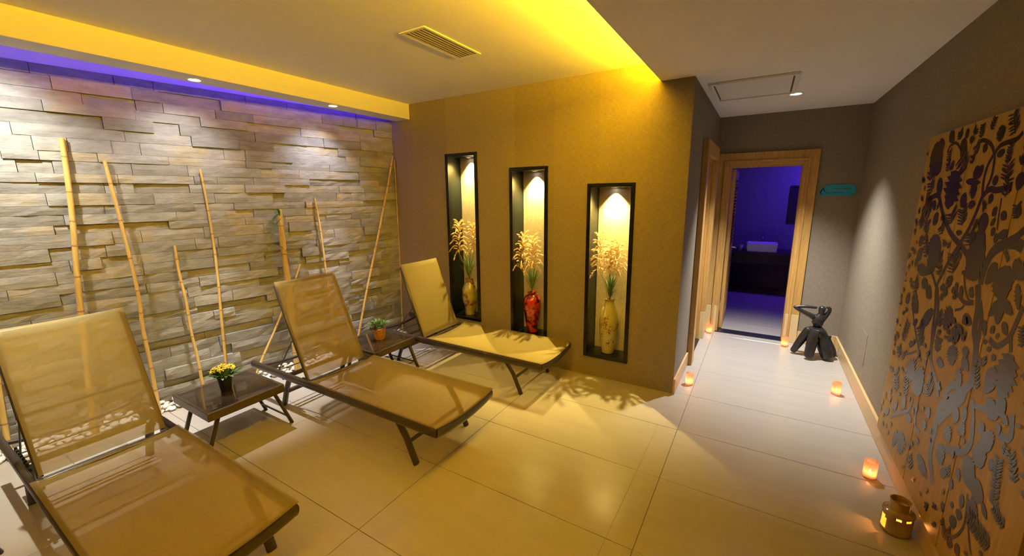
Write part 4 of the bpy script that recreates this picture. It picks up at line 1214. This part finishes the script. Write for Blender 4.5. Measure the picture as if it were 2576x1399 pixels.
SPRIGS=[(-0.557,1.978,-0.578,1.938,0.058,5),(-0.743,1.965,-0.73,1.942,0.049,4),(-0.806,1.976,-0.812,1.918,0.046,6),(-0.915,1.988,-0.897,1.941,0.042,5),(-1.065,1.983,-1.11,1.903,0.072,7),(-1.101,1.867,-1.102,1.791,0.044,7),(-0.463,1.895,-0.49,1.787,0.055,9),(-0.624,1.85,-0.719,1.792,0.107,6),(-0.778,1.893,-0.808,1.856,0.06,4),(-0.764,1.85,-0.772,1.81,0.049,4),(-0.24,1.791,-0.247,1.747,0.111,4),(-0.269,1.74,-0.304,1.678,0.109,4),(-0.238,1.627,-0.36,1.581,0.112,5),(-0.207,1.542,-0.273,1.5,0.078,5),(-0.333,1.53,-0.335,1.46,0.089,6),(-0.65,1.586,-0.675,1.538,0.121,5),(-0.776,1.607,-0.8,1.535,0.097,6),(-0.899,1.512,-0.928,1.455,0.098,6),(-0.961,1.503,-0.944,1.491,0.032,2),(-0.549,1.519,-0.585,1.481,0.075,4),(-1.113,1.786,-1.123,1.727,0.085,5),(-1.145,1.734,-1.142,1.667,0.067,5),(-1.247,1.639,-1.269,1.591,0.053,6),(-0.339,1.454,-0.425,1.337,0.071,7),(-0.608,1.383,-0.652,1.273,0.073,8),(-0.78,1.394,-0.81,1.311,0.123,7),(-0.314,1.188,-0.369,1.132,0.095,4),(-0.755,1.115,-0.794,1.045,0.055,9),(-0.521,0.979,-0.589,0.928,0.1,6),(-0.573,0.923,-0.611,0.891,0.097,4),(-0.808,0.991,-0.815,0.923,0.08,6),(-0.334,0.94,-0.296,0.816,0.078,10),(-1.251,1.046,-1.265,1.018,0.069,5),(-1.222,1.002,-1.262,0.921,0.054,6),(-1.46,1.237,-1.489,1.173,0.04,6),(-0.254,0.766,-0.293,0.706,0.085,4),(-0.282,0.606,-0.347,0.507,0.106,7),(-0.783,0.749,-0.843,0.702,0.113,6),(-0.48,0.636,-0.51,0.551,0.092,6),(-1.517,0.771,-1.554,0.606,0.059,16),(-1.554,0.606,-1.642,0.589,0.046,7),(-1.578,0.826,-1.635,0.752,0.053,8),(-1.428,0.463,-1.593,0.471,0.072,12),(-1.168,0.513,-1.197,0.483,0.067,4),(-0.744,0.312,-0.794,0.262,0.083,4),(-1.275,0.29,-1.287,0.243,0.068,4),(-1.231,0.299,-1.251,0.287,0.035,3),(-1.545,0.832,-1.539,0.794,0.042,4)]
GRAPES=[(-1.002,1.045),(-0.951,1.036),(-0.967,1.075),(-1.069,1.095),(-0.989,1.055),(-1.033,1.089),(-0.998,1.103),(-0.96,1.077),(-0.899,1.089),(-0.901,1.054),(-0.971,1.078),(-0.97,1.104),(-0.982,1.066),(-1.007,1.102),(-0.939,1.114),(-0.932,1.117),(-0.928,1.026),(-0.885,1.021),(-0.994,1.084),(-1.01,1.067),(-1.028,1.092),(-0.947,1.078),(-0.935,1.059),(-0.958,1.036),(-0.877,1.071),(-0.911,1.108),(-1.04,1.152),(-0.963,1.081),(-1.034,1.139),(-1.023,1.104),(-0.967,1.086),(-0.999,1.107),(-0.983,1.063),(-1.038,1.151),(-1.062,1.072),(-0.964,1.059),(-0.981,1.028),(-0.99,1.08),(-0.969,1.074),(-0.964,1.09),(-1.053,1.142),(-0.798,1.02),(-0.98,1.062),(-0.971,1.073),(-1.009,1.055),(-0.957,1.075)]
for k, (w, pts) in enumerate(STEMS):
    ribbon(pts, w, 0.0008 + 0.00002 * k)
for y0, z0, y1, z1, w, k in LEAVES:
    leafshape(y0, z0, y1, z1, w, k)
for y0, z0, y1, z1, w, n in SPRIGS:
    ribbon([(y0, z0), (y1, z1)], 0.005)
    d = Vector((y1 - y0, z1 - z0))
    s = Vector((-d.y, d.x)).normalized()
    dn = d.normalized()
    for i in range(n):
        p = Vector((y0, z0)) + d * ((i + 0.5) / n)
        for sg in (-1, 1):
            q = p + s * (sg * w * 0.55) - dn * (0.25 * w) * rl.uniform(0.6, 1.3)
            leafshape(p.x, p.y, q.x, q.y, max(0.008, min(0.022, d.length / n * 0.62)), 0)
for y, z in GRAPES:
    r = rl.uniform(0.010, 0.015)
    flat_poly([(y + r * 1.2 * math.cos(2 * PI * k / 8), z + r * math.sin(2 * PI * k / 8)) for k in range(8)], 0.0044 + 0.0010 * rl.random())
# small filler leaves between the vines
taken = [(y, z, w * 0.6) for w, pts in STEMS for y, z in pts] + [((a + c) / 2, (b + d) / 2, max(w, math.hypot(a - c, b - d)) * 0.55) for a, b, c, d, w, k in LEAVES] + [((a + c) / 2, (b + d) / 2, 0.55 * math.hypot(a - c, b - d)) for a, b, c, d, w, n in SPRIGS] + [(y, z, 0.02) for y, z in GRAPES]
for k in range(3000):
    y, z = rl.uniform(-1.70, -0.13), rl.uniform(0.22, 1.96)
    if z < 0.75 and rl.random() < 0.55 + 0.4 * (y < -1.3):
        continue
    if any((y - a) ** 2 + (z - b) ** 2 < (r + 0.026) ** 2 for a, b, r in taken):
        continue
    taken.append((y, z, 0.024))
    an = rl.uniform(0, 2 * PI)
    nl_ = rl.choice((1, 2, 3, 3, 4, 5))
    for j in range(nl_):
        aa = an + (j - (nl_ - 1) / 2) * 0.75
        ln = rl.uniform(0.022, 0.036)
        leafshape(y, z, y + ln * 1.15 * math.cos(aa), z + ln * math.sin(aa), rl.uniform(0.010, 0.017), 0)
ink.build('printed_vine', M['ink'], t)

# ================================================================== SMALL FITTINGS
# sign on the end wall
t = empty('door_sign', (4.388, YEND - 0.001, 1.712), 0, 'turquoise plaque with rounded end on the wall right of the bathroom doorway', 'sign')
out = []
w2, h2 = 0.152, 0.059
out += [(-w2, -h2)]
for a in range(-90, 91, 15):
    out.append((w2 - h2 + h2 * math.cos(rad(a)), h2 * math.sin(rad(a))))
for a in range(90, 181, 15):
    out.append((-w2 + h2 * 1.4 + h2 * 1.4 * math.cos(rad(a)), h2 - h2 * 1.6 + h2 * 1.6 * math.sin(rad(a))))
Rm = Matrix(((1, 0, 0, 0), (0, 0, -1, 0), (0, 1, 0, 0), (0, 0, 0, 1)))
MB().prism(out, 0.0, 0.006, Rm).build('plate', M['sign'], t)
mk = MB()
rk_ = random.Random(4)
def strokes(x0, x1, z, hh):
    x = x0
    while x < x1:
        w = rk_.uniform(0.006, 0.010)
        for k in range(2):
            xa = x + rk_.uniform(0, w * 0.5)
            mk.box(xa, xa + 0.003, -0.0075, -0.006, z - hh * rk_.uniform(0.4, 1), z + hh * rk_.uniform(0.4, 1))
        mk.box(x, x + w, -0.0075, -0.006, z - 0.0015, z + 0.0015)
        x += w + 0.004
strokes(-0.03, 0.10, 0.016, 0.008)
strokes(-0.10, -0.055, -0.030, 0.008); strokes(-0.04, 0.04, -0.027, 0.009)
mk.build('lettering', M['sign_ink'], t)
em = MB()
em.tube([(-0.118, -0.0066, 0.028), (-0.135, -0.0066, 0.000), (-0.142, -0.0066, -0.025), (-0.130, -0.0066, -0.042)], [0.004, 0.006, 0.006, 0.003], 6)
em.tube([(-0.118, -0.0066, 0.020), (-0.112, -0.0066, -0.010), (-0.095, -0.0066, -0.020)], [0.003, 0.004, 0.002], 6)
em.build('emblem', M['sign_dark'], t, smooth=60)
# air vent in the high ceiling
t = empty('ceiling_vent', (1.815, -1.185, H1), 0, 'long slatted air vent in the high ceiling', 'air vent')
f = MB()
a, b, fw = 0.105, 0.290, 0.022
for (x0, x1, y0, y1) in ((-a, a, -b, -b + fw), (-a, a, b - fw, b), (-a, -a + fw, -b + fw, b - fw), (a - fw, a, -b + fw, b - fw)):
    f.box(x0, x1, y0, y1, -0.006, 0.0)
f.build('frame', M['white'], t, bevel=0.002)
MB().box(-a + fw, a - fw, -b + fw, b - fw, -0.002, -0.0005).build('painted_shade', M['vent_dark'], t)  # dark plate paints the shade inside the vent; the ceiling is uncut
for k in range(6):
    x = -a + fw + 0.013 + k * 0.0268
    m = MB().add([(x - 0.007, -b + fw, -0.005), (x - 0.0055, -b + fw, -0.006), (x + 0.007, -b + fw, -0.002), (x + 0.0055, -b + fw, -0.001), (x - 0.007, b - fw, -0.005), (x - 0.0055, b - fw, -0.006), (x + 0.007, b - fw, -0.002), (x + 0.0055, b - fw, -0.001)],
                 [(0, 1, 2, 3), (7, 6, 5, 4), (0, 4, 5, 1), (1, 5, 6, 2), (2, 6, 7, 3), (3, 7, 4, 0)])
    m.build('slat', M['vent_slat'], t)
# access hatch in the hall ceiling
t = empty('ceiling_hatch', (3.580, 0.640, H2), 0, 'white framed access hatch in the hall ceiling', 'ceiling hatch')
f = MB()
a, b, fw = 0.305, 0.355, 0.032
for (x0, x1, y0, y1) in ((-a, a, -b, -b + fw), (-a, a, b - fw, b), (-a, -a + fw, -b + fw, b - fw), (a - fw, a, -b + fw, b - fw)):
    f.box(x0, x1, y0, y1, -0.020, 0.0)
f.build('frame', M['white'], t, bevel=0.004)
MB().box(-a + fw + 0.012, a - fw - 0.012, -b + fw + 0.012, b - fw - 0.012, -0.010, -0.001).build('panel', M['white'], t)
for (x0, x1, y0, y1) in ((-a + fw, a - fw, -b + fw, -b + fw + 0.010), (-a + fw, -a + fw + 0.010, -b + fw + 0.01, b - fw), (a - fw - 0.010, a - fw, -b + fw + 0.01, b - fw)):
    MB().box(x0, x1, y0, y1, -0.0014, -0.0006).build('seam', M['vent_dark'], t)
# papered access plate low on the right wall
t = MB().box(XR - 0.0022, XR - 0.0003, 0.725, 1.005, 0.275, 0.540).build('access_plate', M['paper'], bevel=0.002)
tag(t, 'papered access plate low on the right wall', 'access plate')

# ================================================================== BATHROOM FURNITURE
t = empty('vanity_counter', (4.0, 4.72, 0), 0, 'dark wooden vanity counter along the far bathroom wall', 'counter')
MB().box(-1.0, 1.05, -0.32, 0.37, 0.675, 0.715).build('top', M['counter'], t, bevel=0.003)
MB().box(-1.0, 1.05, -0.315, -0.285, 0.53, 0.675).build('apron', M['counter'], t)
for x in (-0.66, 1.0):
    MB().box(x - 0.03, x + 0.03, -0.28, 0.37, 0.0, 0.675).build('leg', M['counter'], t)
t = empty('wash_basin', (3.78, 4.62, 0.715), 0, 'white rectangular wash basin on the dark counter', 'wash basin')
bw_, bd_, bh_ = 0.225, 0.165, 0.150
m = MB()
m.add([(-bw_ * .94, -bd_ * .94, 0), (bw_ * .94, -bd_ * .94, 0), (bw_ * .94, bd_ * .94, 0), (-bw_ * .94, bd_ * .94, 0), (-bw_, -bd_, bh_), (bw_, -bd_, bh_), (bw_, bd_, bh_), (-bw_, bd_, bh_),
       (-bw_ + .02, -bd_ + .02, bh_), (bw_ - .02, -bd_ + .02, bh_), (bw_ - .02, bd_ - .02, bh_), (-bw_ + .02, bd_ - .02, bh_), (-bw_ * .8, -bd_ * .78, 0.04), (bw_ * .8, -bd_ * .78, 0.04), (bw_ * .8, bd_ * .78, 0.04), (-bw_ * .8, bd_ * .78, 0.04)],
      [(0, 3, 2, 1), (0, 1, 5, 4), (1, 2, 6, 5), (2, 3, 7, 6), (3, 0, 4, 7), (4, 5, 9, 8), (5, 6, 10, 9), (6, 7, 11, 10), (7, 4, 8, 11), (8, 9, 13, 12), (9, 10, 14, 13), (10, 11, 15, 14), (11, 8, 12, 15), (12, 13, 14, 15)])
m.build('bowl', M['basin'], t, bevel=0.008)
MB().lathe([(0.0, 0.041), (0.022, 0.041), (0.022, 0.045), (0.0, 0.045)], 14).build('drain', M['chrome'], t)
t = empty('faucet', (3.78, 4.86, 0.715), 0, 'tall chrome faucet behind the wash basin', 'faucet')
MB().tube([(0, 0, 0), (0, 0, 0.22), (0, -0.02, 0.245), (0, -0.10, 0.240), (0, -0.115, 0.225)], [0.018, 0.016, 0.015, 0.013, 0.012], 12).build('spout', M['chrome'], t, smooth=50)
MB().tube([(0, 0, 0.245), (0.0, 0.01, 0.275), (0.045, 0.0, 0.285)], 0.008, 8).build('lever', M['chrome'], t, smooth=50)
t = MB().lathe([(0.0, 0.0), (0.032, 0.0), (0.034, 0.10), (0.031, 0.10), (0.029, 0.008), (0.0, 0.007)], 20).build('tumbler', M['basin'], smooth=40)
t.location = (3.475, 4.58, 0.715)
tag(t, 'white tumbler at the left end of the dark counter', 'tumbler')
t = empty('soap_dispenser', (3.545, 4.78, 0.715), 0, 'slim soap dispenser between tumbler and wash basin', 'soap dispenser')
MB().lathe([(0.0, 0.0), (0.022, 0.0), (0.022, 0.10), (0.010, 0.115), (0.010, 0.125), (0.0, 0.125)], 16).build('bottle', M['basin'], t, smooth=40)
MB().tube([(0, 0, 0.125), (0, 0, 0.155), (0.03, -0.01, 0.155)], 0.005, 8).build('pump', M['chrome'], t, smooth=50)
t = empty('framed_picture', (4.36, BATH_Y, 1.50), 0, 'dark framed picture on the far bathroom wall, half hidden by the door casing', 'picture')
f = MB()
a, b, fw = 0.245, 0.310, 0.030
for (x0, x1, z0, z1) in ((-a, a, -b, -b + fw), (-a, a, b - fw, b), (-a, -a + fw, -b + fw, b - fw), (a - fw, a, -b + fw, b - fw)):
    f.box(x0, x1, -0.025, -0.001, z0, z1)
f.build('frame', M['counter'], t)
MB().box(-a + fw, a - fw, -0.012, -0.002, -b + fw, b - fw).build('print', M['plastic'], t)
